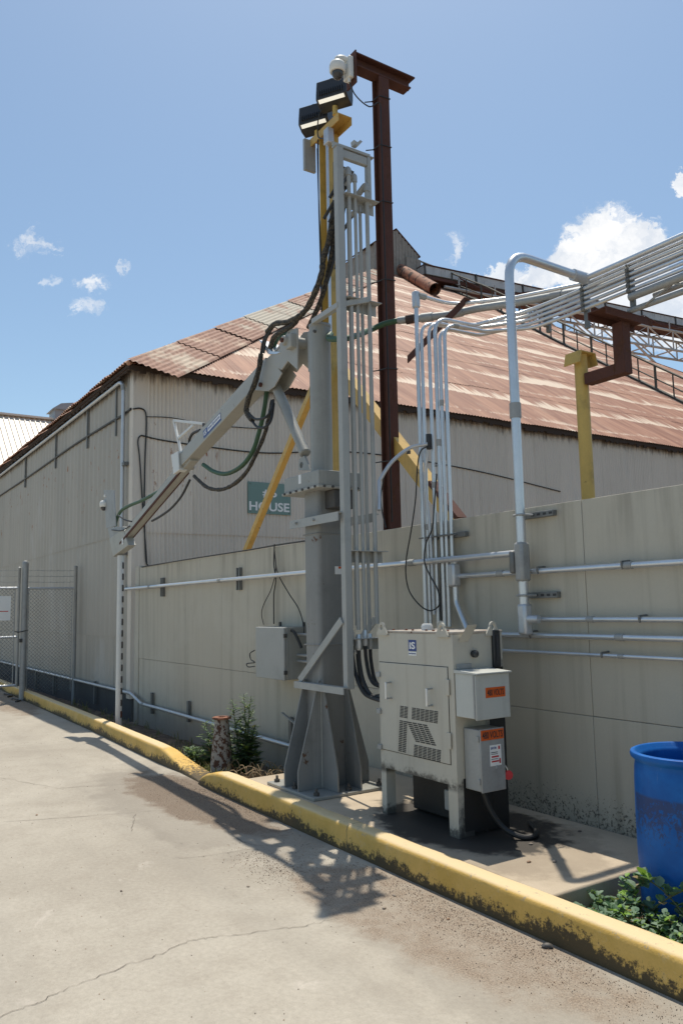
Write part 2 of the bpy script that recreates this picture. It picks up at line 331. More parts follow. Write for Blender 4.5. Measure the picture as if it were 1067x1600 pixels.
def ellipse_mask(w, cx, cy, rx, ry, rot, X, Y, nz, amp=.6):
    c, s = math.cos(rot), math.sin(rot)
    dx = w.math('SUBTRACT', X, cx); dy = w.math('SUBTRACT', Y, cy)
    a = w.math('DIVIDE', w.math('ADD', w.math('MULTIPLY', dx, c), w.math('MULTIPLY', dy, s)), rx)
    b = w.math('DIVIDE', w.math('SUBTRACT', w.math('MULTIPLY', dy, c), w.math('MULTIPLY', dx, s)), ry)
    r = w.math('SQRT', w.math('ADD', w.math('MULTIPLY', a, a), w.math('MULTIPLY', b, b)))
    r = w.math('ADD', r, w.math('MULTIPLY', w.math('SUBTRACT', nz, .5), amp*2))
    return w.ramp(r, .8, 1.05, 1, 0)
def road_mat():
    w, bs = mat('road_concrete'); p = w.pos(); X, Y, Z = w.xyz(p)
    n1 = w.noise(p, .55, 7, .6, .6); n2 = w.noise(p, 5, 6, .65); n3 = w.noise(p, 160, 3, .7); n4 = w.noise(p, 38, 4, .7)
    v = w.new('ShaderNodeTexVoronoi'); w.put(v.inputs['Vector'], p); v.inputs['Scale'].default_value = 95
    c = w.mix(w.ramp(n1, .3, .72), (.330, .293, .238), (.425, .385, .318))
    c = w.mix(w.math('MULTIPLY', w.ramp(n2, .40, .75), .40), c, (.285, .245, .195))
    wear = w.ramp(w.noise(w.vmath('ADD', p, (3, 7, 0)), 1.3, 6, .68, 1.2), .60, .72)
    c = w.mix(w.math('MULTIPLY', wear, .38), c, (.58, .52, .45))
    k = w.math('ADD', .50, w.math('ADD', w.math('MULTIPLY', n3, .48), w.math('MULTIPLY', n4, .54)))
    c = w.vmath('MULTIPLY', c, w.comb(k, k, k))
    agg = w.math('MULTIPLY', w.ramp(v.outputs['Distance'], .05, .22, 1, 0), w.ramp(w.xyz(v.outputs['Color'])[0], .72, .78))
    c = w.mix(w.math('MULTIPLY', agg, .6), c, (.20, .155, .12))
    pal = w.math('MULTIPLY', w.ramp(v.outputs['Distance'], .05, .25, 1, 0), w.ramp(w.xyz(v.outputs['Color'])[1], .8, .84))
    c = w.mix(w.math('MULTIPLY', pal, .4), c, (.66, .60, .52))
    # sand and silt washed up against the kerb
    # tyre-darkened lanes, oil drips, patches of exposed aggregate
    lane = w.math('MULTIPLY', w.ramp(w.noise(w.comb(w.math('MULTIPLY', X, .12), w.math('MULTIPLY', Y, 1.6), 2), 1, 4, .6), .48, .68), .22)
    c = w.mix(lane, c, (.24, .215, .18))
    v2 = w.new('ShaderNodeTexVoronoi'); w.put(v2.inputs['Vector'], w.vmath('ADD', p, w.vmath('MULTIPLY', w.comb(n4, n2, 0), (.03, .03, 0)))); v2.inputs['Scale'].default_value = 1.7
    drip = w.math('MULTIPLY', w.ramp(v2.outputs['Distance'], .012, .05, 1, 0), w.ramp(w.xyz(v2.outputs['Color'])[2], .55, .6))
    c = w.mix(w.math('MULTIPLY', drip, .45), c, (.13, .11, .09))
    expo = w.math('MULTIPLY', w.ramp(w.noise(w.vmath('ADD', p, (11, 3, 0)), .8, 5, .65), .55, .70), w.ramp(n3, .45, .62))
    c = w.mix(w.math('MULTIPLY', expo, .35), c, (.25, .20, .155))
    nz = w.noise(p, 2.6, 6, .65)
    s1 = ellipse_mask(w, -6.55, 2.78, 1.45, .42, 0, X, Y, nz, .55)
    s2 = ellipse_mask(w, -3.35, 2.70, 1.25, .42, .03, X, Y, nz, .5)
    s3 = ellipse_mask(w, -17, 2.9, 3.6, .5, 0, X, Y, nz, .5)
    s = w.math('MAXIMUM', w.math('MAXIMUM', s1, s2), s3)
    grit = w.mix(w.ramp(w.noise(p, 120, 3, .7), .35, .68), (.125, .088, .060), (.36, .28, .205))
    grain = w.ramp(w.noise(p, 7, 5, .7), .25, .7, .45, 1.0)
    c = w.mix(w.math('MULTIPLY', w.math('MULTIPLY', s, grain), .92), c, grit)
    mud = w.mix(w.ramp(w.noise(p, 90, 4, .7), .35, .7), (.085, .060, .042), (.27, .205, .148))
    c = w.mix(w.math('MULTIPLY', s1, .80), c, mud)
    d1 = ellipse_mask(w, -6.45, 2.68, 1.95, .66, 0, X, Y, nz, .5)               # damp tide mark round the silt
    rim = w.math('MULTIPLY', w.math('SUBTRACT', d1, w.math('MINIMUM', s1, d1)), .42)
    d2 = ellipse_mask(w, -2.6, 2.62, 1.7, .42, .05, X, Y, nz, .6)
    rim = w.math('MAXIMUM', rim, w.math('MULTIPLY', w.math('SUBTRACT', d2, w.math('MINIMUM', s2, d2)), .26))
    c = w.mix(rim, c, (.19, .165, .135))
    w.put(bs.inputs['Base Color'], c); bs.inputs['Roughness'].default_value = .88
    bump(w, bs, w.math('ADD', w.math('MULTIPLY', n3, .7), w.math('ADD', n4, w.math('MULTIPLY', agg, .8))), .28, .005)
road_mat()

def slab_mat():
    w, bs = mat('slab_concrete'); p = w.pos(); X, Y, Z = w.xyz(p)
    n1 = w.noise(p, 1.6, 6, .62); n3 = w.noise(p, 150, 3, .7); nz = w.noise(p, 5, 6, .7)
    c = w.mix(w.ramp(n1, .3, .7), (.40, .325, .235), (.53, .44, .325))
    k = w.math('ADD', .86, w.math('MULTIPLY', n3, .28)); c = w.vmath('MULTIPLY', c, w.comb(k, k, k))
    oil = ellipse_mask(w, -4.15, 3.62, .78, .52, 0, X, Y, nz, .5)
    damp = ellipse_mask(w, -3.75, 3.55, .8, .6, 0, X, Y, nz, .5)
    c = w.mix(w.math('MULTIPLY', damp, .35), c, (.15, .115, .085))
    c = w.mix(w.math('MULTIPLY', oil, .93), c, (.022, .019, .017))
    w.put(bs.inputs['Base Color'], c); w.put(bs.inputs['Roughness'], w.ramp(oil, 0, 1, .9, .62))
    bump(w, bs, w.math('ADD', n3, w.math('MULTIPLY', nz, oil)), .3, .006)
slab_mat()

def curb_mat():
    w, bs = mat('curb_yellow'); p = w.pos(); X, Y, Z = w.xyz(p)
    n1 = w.noise(p, 3.5, 6, .65); n2 = w.noise(p, 80, 3, .65); n3 = w.noise(p, 13, 6, .72)
    c = w.mix(w.ramp(n1, .3, .72), (.61, .378, .080), (.73, .465, .130))
    k = w.math('ADD', .90, w.math('MULTIPLY', n2, .2)); c = w.vmath('MULTIPLY', c, w.comb(k, k, k))
    faded = w.math('MULTIPLY', w.ramp(n3, .55, .70), .35)
    c = w.mix(faded, c, (.64, .53, .33))
    c = w.mix(w.ramp(Z, .156, .170, 0, .85), c, (.70, .555, .335))
    worn = w.ramp(w.noise(w.vmath('ADD', p, (4, 1, 0)), 6, 7, .75), .64, .69)
    c = w.mix(w.math('MULTIPLY', worn, .7), c, (.30, .27, .22))
    # black mildew creeping up the face from the gutter, patchy along the kerb
    n4 = w.noise(p, 30, 7, .8)
    ht = w.math('ADD', w.math('MULTIPLY', w.math('SUBTRACT', w.noise(w.pos(.9, 0, 0), 1, 4, .65), .31), .33), w.math('MULTIPLY', w.math('SUBTRACT', n4, .5), .34))
    m = w.math('MULTIPLY', w.ramp(w.math('SUBTRACT', Z, ht), -.028, .012, 1, 0), .92)
    gut = w.ramp(w.math('ADD', Z, w.math('MULTIPLY', w.math('SUBTRACT', n3, .5), .05)), .012, .032, .9, 0)
    sp = w.math('MULTIPLY', w.ramp(w.noise(p, 55, 5, .75), .60, .66), w.ramp(Z, .03, .15, .55, 0))
    m = w.math('MAXIMUM', w.math('MAXIMUM', m, gut), sp)
    c = w.mix(m, c, (.026, .022, .015))
    jn = w.math('FRACT', w.math('DIVIDE', w.math('ADD', X, w.math('MULTIPLY', w.math('SUBTRACT', n3, .5), .03)), 3.05))
    c = w.mix(w.math('MULTIPLY', w.ramp(w.math('ABSOLUTE', w.math('SUBTRACT', jn, .5)), .0006, .0022, 1, 0), .7), c, (.10, .08, .05))
    chip = w.math('MULTIPLY', w.ramp(w.noise(w.vmath('ADD', p, (9, 2, 5)), 16, 6, .75), .60, .64), w.math('MULTIPLY', w.ramp(Z, .135, .155), w.ramp(Z, .170, .174, 1, .25)))
    c = w.mix(w.math('MULTIPLY', chip, .75), c, (.36, .30, .22))
    w.put(bs.inputs['Base Color'], c); bs.inputs['Roughness'].default_value = .7
    bump(w, bs, w.math('ADD', n2, w.math('MULTIPLY', n3, 1.2)), .35, .006)
curb_mat()

def soil_mat():
    w, bs = mat('soil'); p = w.pos()
    n = w.noise(p, 6, 7, .7); n2 = w.noise(p, 90, 4, .7)
    c = w.mix(w.ramp(n, .3, .7), (.095, .060, .040), (.26, .185, .125))
    c = w.mix(w.ramp(n2, .55, .75), c, (.33, .25, .175))
    w.put(bs.inputs['Base Color'], c); bs.inputs['Roughness'].default_value = .95
    bump(w, bs, w.math('ADD', n, n2), .8, .02)
soil_mat()
def leaf_mat(name, a, b, c3=None):
    w, bs = mat(name); g = w.new('ShaderNodeNewGeometry').outputs['Random Per Island']
    c = w.mix(g, a, b)
    if c3: c = w.mix(w.ramp(g, .80, .84), c, c3); c = w.mix(w.ramp(g, .955, .965), c, (.30, .22, .10))
    w.put(bs.inputs['Base Color'], c); bs.inputs['Roughness'].default_value = .55
    out = [x for x in w.n if x.type == 'OUTPUT_MATERIAL'][0]; tr = w.new('ShaderNodeBsdfTranslucent'); mx = w.new('ShaderNodeMixShader'); mx.inputs[0].default_value = .3
    w.put(tr.inputs[0], w.mix(.5, c, (.25, .38, .06))); w.l.new(bs.outputs[0], mx.inputs[1]); w.l.new(tr.outputs[0], mx.inputs[2]); w.l.new(mx.outputs[0], out.inputs[0])
leaf_mat('leaf_weed', (.055, .105, .055), (.17, .25, .15), (.20, .32, .06))
leaf_mat('leaf_cover', (.060, .135, .060), (.23, .34, .23), (.20, .36, .04))
leaf_mat('grass', (.09, .11, .035), (.34, .28, .14))
def drum_mat():
    w, bs = mat('drum_blue'); p = w.pos(); X, Y, Z = w.xyz(p)
    n1 = w.noise(p, 5, 6, .65); n2 = w.noise(w.pos(60, 60, 3), 1, 4, .7); n3 = w.noise(w.pos(1, 1, .8), 30, 6, .75, 1.5)
    c = w.mix(w.ramp(n1, .3, .7), (.002, .090, .35), (.005, .135, .46))
    c = w.mix(w.math('MULTIPLY', w.ramp(n2, .62, .75), .35), c, (.16, .27, .42))
    # remains of a peeled paper label
    band = w.math('MULTIPLY', w.ramp(Z, .37, .43), w.ramp(Z, .62, .64, 1, 0))
    band = w.math('MULTIPLY', band, w.ramp(X, -2.76, -2.73))
    f = w.math('MULTIPLY', band, w.ramp(w.math('ADD', n3, w.math('MULTIPLY', w.math('SUBTRACT', Z, .5), .8)), .47, .54))
    c = w.mix(w.math('MULTIPLY', f, .62), c, (.045, .035, .045))
    w.put(bs.inputs['Base Color'], c); bs.inputs['Roughness'].default_value = .5; bs.inputs['Specular IOR Level'].default_value = .3
    bump(w, bs, n1, .15, .01)
drum_mat()

# ------------------------------------------------------------------ mesh tools
def V(*a): return Vector(a[0]) if len(a) == 1 else Vector(a)
WORLD_LOC = {}
class MB:
    def __init__(s): s.v = []; s.f = []
    def add(s, vs, fs):
        o = len(s.v); s.v += [V(x) for x in vs]; s.f += [tuple(i+o for i in f) for f in fs]; return s
    def box(s, c, size, rot=None):
        c = V(c); h = V(size)/2
        vs = []
        for z in (-1, 1):
            for (x, y) in ((-1, -1), (1, -1), (1, 1), (-1, 1)):
                q = V(x*h.x, y*h.y, z*h.z)
                vs.append(c + (rot @ q if rot else q))
        return s.add(vs, [(3, 2, 1, 0), (4, 5, 6, 7), (0, 1, 5, 4), (1, 2, 6, 5), (2, 3, 7, 6), (3, 0, 4, 7)])
    def box2(s, a, b):
        a, b = V(a), V(b)
        return s.box((a+b)/2, (abs(b.x-a.x), abs(b.y-a.y), abs(b.z-a.z)))
    def beam(s, a, b, w, h, up=(0, 0, 1)):
        """bar from a to b, w across, h along up"""
        a, b = V(a), V(b); d = (b-a); L = d.length; d.normalize()
        up = V(up); side = d.cross(up)
        if side.length < 1e-4: side = d.cross(V(0, 1, 0))
        side.normalize(); u = side.cross(d).normalized()
        rot = Matrix((d, side, u)).transposed()
        return s.box((a+b)/2, (L, w, h), rot)
    def angle(s, a, b, w, t, n1, n2):
        """L section from a to b: flanges along n1 and n2"""
        a, b = V(a), V(b); n1 = V(n1).normalized(); n2 = V(n2).normalized()
        prof = [V(0, 0, 0), n1*w, n1*w+n2*t, n1*t+n2*t, n1*t+n2*w, n2*w]
        vs = [a+p for p in prof] + [b+p for p in prof]; n = 6
        fs = [(i, (i+1) % n, n+(i+1) % n, n+i) for i in range(n)] + [(0, 3, 2, 1), (0, 5, 4, 3), (6, 7, 8, 9), (6, 9, 10, 11)]
        return s.add(vs, fs)
    def tube(s, path, r, seg=8, caps=True):
        P = [V(p) for p in path]; n = len(P)
        rs = r if hasattr(r, '__len__') else [r]*n
        t0 = (P[1]-P[0]).normalized(); a = t0.orthogonal().normalized(); base = len(s.v); prev = t0
        for i in range(n):
            if i == 0: t = t0
            elif i == n-1: t = (P[i]-P[i-1]).normalized()
            else:
                t = (P[i+1]-P[i]).normalized() + (P[i]-P[i-1]).normalized()
                t = t.normalized() if t.length > 1e-6 else prev
            q = prev.rotation_difference(t); a = (q @ a); a = (a - t*a.dot(t)).normalized(); b = t.cross(a); prev = t
            for k in range(seg):
                an = 2*math.pi*k/seg
                s.v.append(P[i] + (a*math.cos(an)+b*math.sin(an))*rs[i])
        for i in range(n-1):
            for k in range(seg):
                k2 = (k+1) % seg; o = base+i*seg
                s.f.append((o+k, o+k2, o+seg+k2, o+seg+k))
        if caps:
            s.f.append(tuple(base+k for k in reversed(range(seg)))); s.f.append(tuple(base+(n-1)*seg+k for k in range(seg)))
        return s
    def lathe(s, prof, c, axis=(0, 0, 1), seg=16):
        """prof: list of (radius, height along axis); open profile, ends capped if radius > 0"""
        c = V(c); ax = V(axis).normalized(); a = ax.orthogonal().normalized(); b = ax.cross(a); base = len(s.v)
        for (r, h) in prof:
            for k in range(seg):
                an = 2*math.pi*k/seg
                s.v.append(c + ax*h + (a*math.cos(an)+b*math.sin(an))*max(r, 1e-4))
        for i in range(len(prof)-1):
            for k in range(seg):
                k2 = (k+1) % seg; o = base+i*seg
                s.f.append((o+k, o+k2, o+seg+k2, o+seg+k))
        s.f.append(tuple(base+k for k in reversed(range(seg)))); s.f.append(tuple(base+(len(prof)-1)*seg+k for k in range(seg)))
        return s
    def prism(s, pts, ext):
        pts = [V(p) for p in pts]; ext = V(ext); n = len(pts)
        nrm = V(0, 0, 0)
        for i in range(n): nrm += pts[i].cross(pts[(i+1) % n])
        if nrm.dot(ext) > 0: pts.reverse()
        vs = pts + [p+ext for p in pts]
        return s.add(vs, [tuple(range(n)), tuple(reversed(range(n, 2*n)))] + [(i, n+i, n+(i+1) % n, (i+1) % n) for i in range(n)])
    def build(s, name, m, parent=None, bevel=0.0, smooth=35, origin=None):
        xs = [p.x for p in s.v]; ys = [p.y for p in s.v]; zs = [p.z for p in s.v]
        o = V(origin) if origin is not None else V((min(xs)+max(xs))/2, (min(ys)+max(ys))/2, min(zs))
        me = bpy.data.meshes.new(name); me.from_pydata([tuple(p-o) for p in s.v], [], s.f); me.update()
        if smooth:
            me.polygons.foreach_set('use_smooth', [True]*len(me.polygons)); me.set_sharp_from_angle(angle=math.radians(smooth))
        me.materials.append(MATS[m])
        return place(name, me, o, parent, bevel)
def place(name, me, o, parent=None, bevel=0.0):
    ob = bpy.data.objects.new(name, me); col.objects.link(ob)
    put(ob, o, parent)
    if bevel:
        b = ob.modifiers.new('bevel', 'BEVEL'); b.width = bevel; b.segments = 2; b.limit_method = 'ANGLE'; b.angle_limit = math.radians(40)
    return ob
def put(ob, o, parent=None):
    o = V(o); WORLD_LOC[ob] = o
    if parent: ob.parent = parent; ob.location = o - WORLD_LOC[parent]
    else: ob.location = o
def thing(name, loc, label, cat, group=None):
    e = bpy.data.objects.new(name, None); col.objects.link(e); e.empty_display_size = .1; put(e, loc)
    return tag(e, label, cat, group)
def tag(o, label, cat, group=None, kind=None):
    o['label'] = label; o['category'] = cat
    if group: o['group'] = group
    if kind: o['kind'] = kind
    return o
def struct(o): o['kind'] = 'structure'; return o
def stuff(o): o['kind'] = 'stuff'; return o
def catmull(P, n=6):
    P = [V(p) for p in P]; Q = [P[0]*2-P[1]] + P + [P[-1]*2-P[-2]]; out = []
    for i in range(1, len(Q)-2):
        a, b, c, d = Q[i-1], Q[i], Q[i+1], Q[i+2]
        for k in range(n):
            t = k/n
            out.append(.5*((2*b)+(c-a)*t+(2*a-5*b+4*c-d)*t*t+(3*b-a-3*c+d)*t**3))
    out.append(P[-1]); return out
def fillet(P, r, n=7):
    """polyline with its corners rounded, as bent conduit"""
    P = [V(p) for p in P]; out = [P[0]]
    for i in range(1, len(P)-1):
        a = (P[i-1]-P[i]); b = (P[i+1]-P[i]); la, lb = a.length, b.length; a.normalize(); b.normalize()
        rr = r[i-1] if hasattr(r, '__len__') else r
        d = min(rr/max(math.tan(a.angle(b)/2), .05), la*.49, lb*.49)
        p0 = P[i]+a*d; p1 = P[i]+b*d
        for k in range(n+1):
            t = k/n; out.append(p0*(1-t)**2 + P[i]*2*t*(1-t) + p1*t*t)
    out.append(P[-1]); return out
def letters(text, m, parent, centre, xdir, up, height, depth=.002, width=None, bold=.0, name='lettering', align='CENTER'):
    """flat lettering as a thin mesh lying on a surface: centre, reading direction, up direction"""
    cu = bpy.data.curves.new('text', 'FONT'); cu.body = text; cu.size = 1; cu.align_x = align; cu.align_y = 'CENTER'
    cu.extrude = .01; cu.offset = bold; cu.resolution_u = 3
    ob = bpy.data.objects.new('text', cu); col.objects.link(ob)
    dg = bpy.context.evaluated_depsgraph_get(); me = bpy.data.meshes.new_from_object(ob.evaluated_get(dg))
    bpy.data.objects.remove(ob); bpy.data.curves.remove(cu)
    xs = [v.co.x for v in me.vertices]; ys = [v.co.y for v in me.vertices]
    w, h = max(xs)-min(xs), max(ys)-min(ys); cx, cy = (max(xs)+min(xs))/2, (max(ys)+min(ys))/2
    xd = V(xdir).normalized(); u = V(up).normalized(); nd = xd.cross(u)
    sy = height/h; sx = (width/w) if width else sy
    for v in me.vertices:
        v.co = xd*((v.co.x-cx)*sx) + u*((v.co.y-cy)*sy) + nd*(v.co.z/.01*depth/2)
    me.materials.clear(); me.materials.append(MATS[m]); me.name = name
    return place(name, me, V(centre), parent)
def copy_tree(o, parent=None, delta=V(0, 0, 0)):
    c = o.copy(); col.objects.link(c); c.parent = parent
    WORLD_LOC[c] = WORLD_LOC[o] + delta
    if parent is None: c.location = o.location + delta
    for ch in o.children: copy_tree(ch, c, delta)
    return c

# ================================================================== THE SETTING
WY = 4.25            # face of the boundary wall and of the warehouse side wall
WTOP = 2.283
CORNER = -12.75
def curb_y(x):       # front face of the kerb
    pts = [(-60, 3.9), (-30, 3.50), (-18.3, 3.295), (-11.2, 3.17), (-8.2, 3.075), (-7, 3.01), (-5, 2.985), (-3.5, 2.975), (6, 2.955)]
    for (a, b), (c, d) in zip(pts, pts[1:]):
        if x <= c: return b + (d-b)*(x-a)/(c-a)
    return pts[-1][1]

g = MB(); g.add([(-900, -900, -.35), (900, -900, -.35), (900, 900, -.35), (-900, 900, -.35)], [(0, 1, 2, 3)])
struct(g.build('ground', 'soil', smooth=0, origin=(0, 0, -.35)))

r = MB(); xs = [-70, -60, -45, -30, -18.3, -11.2, -8.2, -7, -5, -3.5, 0, 6, 40]
for x in xs: r.v += [V(x, -60, 0), V(x, curb_y(x)+.05, 0)]
for i in range(len(xs)-1): r.f.append((2*i, 2*i+2, 2*i+3, 2*i+1))
road = struct(r.build('road', 'road_concrete', smooth=0, origin=(0, 0, 0)))

def crack(pts, w, wob=.02, sub=9):
    P = [at(u, v, Z=0) for u, v in pts]; line = []
    for a, b in zip(P, P[1:]):
        for k in range(sub): line.append(a.lerp(b, k/sub) + V(random.uniform(-wob, wob), random.uniform(-wob, wob), 0))
    line.append(P[-1]); m = MB()
    for i, p in enumerate(line):
        t = (line[min(i+1, len(line)-1)]-line[max(i-1, 0)]).normalized(); n = V(-t.y, t.x, 0)
        ww = w*random.uniform(.25, 1.0)*(.25 if i in (0, len(line)-1) else 1)
        m.v += [p+n*ww/2+V(0, 0, .0035), p-n*ww/2+V(0, 0, .0035)]
        if i: m.f.append((2*i-2, 2*i-1, 2*i+1, 2*i))
    m.build('crack', 'crack_dark', road, smooth=0)
crack([(-20, 1600), (60, 1567), (120, 1540), (200, 1508), (250, 1492), (300, 1470), (350, 1463), (420, 1455), (480, 1447), (540, 1432)], .0042, .014)
crack([(0, 1285), (120, 1277), (245, 1267)], .006, .006)
crack([(210, 1225), (290, 1218), (355, 1203)], .006, .012)
crack([(350, 1297), (380, 1315), (400, 1322), (460, 1324)], .006, .012)
crack([(205, 1300), (208, 1285), (212, 1272)], .005, .01)
crack([(460, 1324), (540, 1310), (590, 1322)], .004, .02)
crack([(270, 1342), (340, 1336), (400, 1325)], .004, .012)
crack([(0, 1215), (90, 1232), (200, 1226)], .005, .03)

# ---- soil beds behind the kerb
def bed(x0, x1, n, zf, name):
    m = MB(); rows = 9
    for i in range(n+1):
        x = x0+(x1-x0)*i/n
        for j in range(rows+1):
            t = j/rows; y = curb_y(x)+.08 + (WY+.04-curb_y(x)-.08)*t
            m.v.append(V(x, y, zf(x, t) + random.uniform(-.018, .018)))
    for i in range(n):
        for j in range(rows):
            a = i*(rows+1)+j; m.f.append((a, a+rows+1, a+rows+2, a+1))
    return struct(m.build(name, 'soil', smooth=60))
bed(-34, -6.25, 110, lambda x, t: -.03-.11*min(1, t*1.6) - (.02 if x < -10 else 0), 'soil_bed')
bed(-2.95, 5, 40, lambda x, t: -.02-.03*t, 'soil_bed')
# ---- concrete pad under the machine
m = MB(); x0, x1, z1 = -6.32, -2.905, .165
m.prism([(x0, curb_y(x0)+.125, -.3), (x1, curb_y(x1)+.125, -.3), (x1, WY-.002, -.3), (x0, WY-.002, -.3)], (0, 0, z1+.3))
struct(m.build('concrete_pad', 'slab_concrete', bevel=.012, smooth=30))

# ---- kerbs
def curb(xs_h, name):
    """xs_h: list of (x, height factor, y offset, width)"""
    m = MB(); prof = [(0, -.12), (.0, .0), (.003, .06), (.005, .135), (.009, .155), (.018, .166), (.034, .171), (.08, .172), (.118, .170), (.134, .164), (.143, .148), (.146, -.2)]
    n = len(prof)
    for (x, h, dy, w) in xs_h:
        for (a, z) in prof:
            zz = z*h if z > 0 else z
            j = .0035
            m.v.append(V(x, curb_y(x)+dy+a*w + random.uniform(-j, j)*.5, zz + (random.uniform(-j, j)*.7 if z > 0.1 else 0)))
    for i in range(len(xs_h)-1):
        for k in range(n-1):
            a = i*n+k; m.f.append((a, a+n, a+n+1, a+1))
    m.f.append(tuple(reversed(range(n)))); L = (len(xs_h)-1)*n; m.f.append(tuple(L+k for k in range(n)))
    return struct(m.build(name, 'curb_yellow', smooth=70))
seq = []; x = -45.0
while x < -8.75: seq.append((x, 1, 0, 1)); x += .25 if x > -22 else 1.2
for (x, h, dy, w) in ((-8.7, 1, 0, 1), (-8.5, 1, 0, 1), (-8.3, .97, 0, 1.03), (-8.15, .88, .005, 1.1), (-8.0, .70, .01, 1.2), (-7.85, .50, .02, 1.3), (-7.7, .33, .03, 1.4), (-7.5, .20, .03, 1.5), (-7.3, .12, .03, 1.5), (-7.14, .06, .03, 1.4)):
    seq.append((x, h, dy, w))
curb(seq, 'curb')
seq = [(-7.12, .05, .0, 1), (-7.08, .30, 0, 1), (-7.02, .50, 0, 1), (-6.92, .72, 0, 1), (-6.8, .88, 0, 1), (-6.68, .97, 0, 1), (-6.55, 1, 0, 1)]
x = -6.35
while x < 8: seq.append((x, 1, 0, 1)); x += .22
curb(seq, 'curb')

# ================================================================== BOUNDARY WALL
wall = thing('boundary_wall', (-5, WY+.1, 0), 'long plain grey panelled wall with level top behind the machine', 'wall')
def panel(x0, x1, z0, z1, dz=0):
    m = MB(); m.box2((x0+.0015, WY+dz, z0), (x1-.0015, WY+.16, z1)); return m.build('panel', 'wall_panel', wall, bevel=.0025, smooth=30)
SEAMZ = .862
px_ = [-12.36, -9.275, -6.3, -3.555, -.6, 2.4, 5.4]
for a, b in zip(px_, px_[1:]):
    d = random.uniform(-.002, .002)
    panel(a, b, SEAMZ+.0015, WTOP, d); panel(a, b, -.3, SEAMZ-.0015, d+.004 if a < -7 else d-.002)
m = MB(); m.box2((-12.36, WY+.03, -.3), (5.4, WY+.15, WTOP-.02)); m.build('core', 'seam_dark', wall)
m = MB(); m.box2((-12.55, WY-.012, -.3), (-12.362, WY+.10, WTOP+.03)); m.build('end_post', 'wall_panel', wall, bevel=.006)

# ================================================================== WAREHOUSE
ware = thing('warehouse', (CORNER-15, 20, 0), 'big grey corrugated metal warehouse with rusty hipped roof', 'warehouse')
D = 21.0
def sheet_mesh(width, h, pitch, depth, n_per=6, name='sheet', m_='wall_sheet'):
    """corrugated sheet in local x (along wall), y (outward is -y), z up from 0"""
    m = MB(); n = int(round(width/pitch*n_per))
    for i in range(n+1):
        x = width*i/n; y = -depth*(.5-.5*math.cos(2*math.pi*x/pitch))
        m.v += [V(x, y, 0), V(x, y, h)]
        if i: m.f.append((2*i-2, 2*i, 2*i+1, 2*i-1))
    me = bpy.data.meshes.new(name); me.from_pydata([tuple(p) for p in m.v], [], m.f); me.update()
    me.polygons.foreach_set('use_smooth', [True]*len(me.polygons)); me.materials.append(MATS[m_])
    return me
side_wall = MB().box2((CORNER-32, WY+.03, .25), (CORNER-.05, WY+.12, EAVE_Z)).build('side_wall', 'seam_dark', ware)
front_wall = MB().box2((CORNER-.12, WY+.14, .25), (CORNER-.03, WY+44, EAVE_Z)).build('front_wall', 'seam_dark', ware)
# front wall, faces +x: sheets run along +y
SW = .84
def put_sheet(me, parent, loc, rotz, tilt=0):
    o = place('sheet', me, loc, parent); o.rotation_euler = (0, 0, rotz); return o
mF1 = sheet_mesh(SW, EAVE_Z-2.885, .07, .023); mF2 = sheet_mesh(SW, 2.65, .07, .023)
for i in range(27):
    y = WY+.22+i*(SW-.002)
    put_sheet(mF1, front_wall, (CORNER-.002+random.uniform(0, .004), y, 2.885), math.pi/2)
    if i < 20: put_sheet(mF2, front_wall, (CORNER-.014, y, .27), math.pi/2)
mS = [sheet_mesh(SW, 5.68-2.88, .28, .022, 10, m_='side_sheet_shaded'), sheet_mesh(SW, 2.92-1.17, .28, .022, 10, m_='side_sheet_shaded'), sheet_mesh(SW, 1.19-.30, .28, .022, 10, m_='side_sheet_shaded')]
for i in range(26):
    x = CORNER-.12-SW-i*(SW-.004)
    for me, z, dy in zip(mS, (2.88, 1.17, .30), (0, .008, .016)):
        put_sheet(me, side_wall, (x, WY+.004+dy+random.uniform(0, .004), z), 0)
tr = MB(); tr.box2((CORNER-.17, WY-.016, .2), (CORNER+.012, WY+.016, 5.66)); tr.box2((CORNER-.016, WY+.016, .2), (CORNER+.012, WY+.235, 5.66))
tr.build('corner_trim', 'wall_sheet', ware, bevel=.004)
MB().box2((CORNER-32, WY+.022, -.35), (CORNER-.02, WY+.3, .31)).build('plinth', 'plinth', ware)
# low scalloped strip and dark closure under the eaves
def eave(x, y): return V(x, y, EAVE_Z)
# ---- roof: courses of corrugated sheets on the end slope (triangle with apex on the ridge end)
OV = .16                                    # overhang
slope = V(-1, 0, PITCH_T).normalized()      # up the slope
nrm = V(PITCH_T, 0, 1).normalized()
roof = MB(); A0 = V(CORNER+OV, WY-OV, EAVE_Z-OV*PITCH_T); Bf = V(CORNER+OV, WY+2*D+OV, EAVE_Z-OV*PITCH_T); AP = V(CORNER-D, WY+D, EAVE_Z+D*PITCH_T)
dn = nrm*-.05; RB = V(CORNER-60, WY+D, AP.z); R0 = V(CORNER-60, WY-OV, A0.z); R1 = V(CORNER-60, WY+2*D+OV, A0.z)
roof.add([A0+dn, Bf+dn, AP+dn, RB+dn, R0+dn, R1+dn], [(0, 1, 2), (0, 2, 3, 4), (1, 5, 3, 2)])
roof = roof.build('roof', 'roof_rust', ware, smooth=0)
ROWS, SL = 10, (AP-V(AP.x+D+OV, AP.y, A0.z)).length
rowl = SL/ROWS
RW, RP, RD = 1.05, .0875, .020
def ybounds(t):                             # t metres up the slope
    k = t/SL; return A0.y+(AP.y-A0.y)*k, Bf.y+(AP.y-Bf.y)*k
cnt = 0
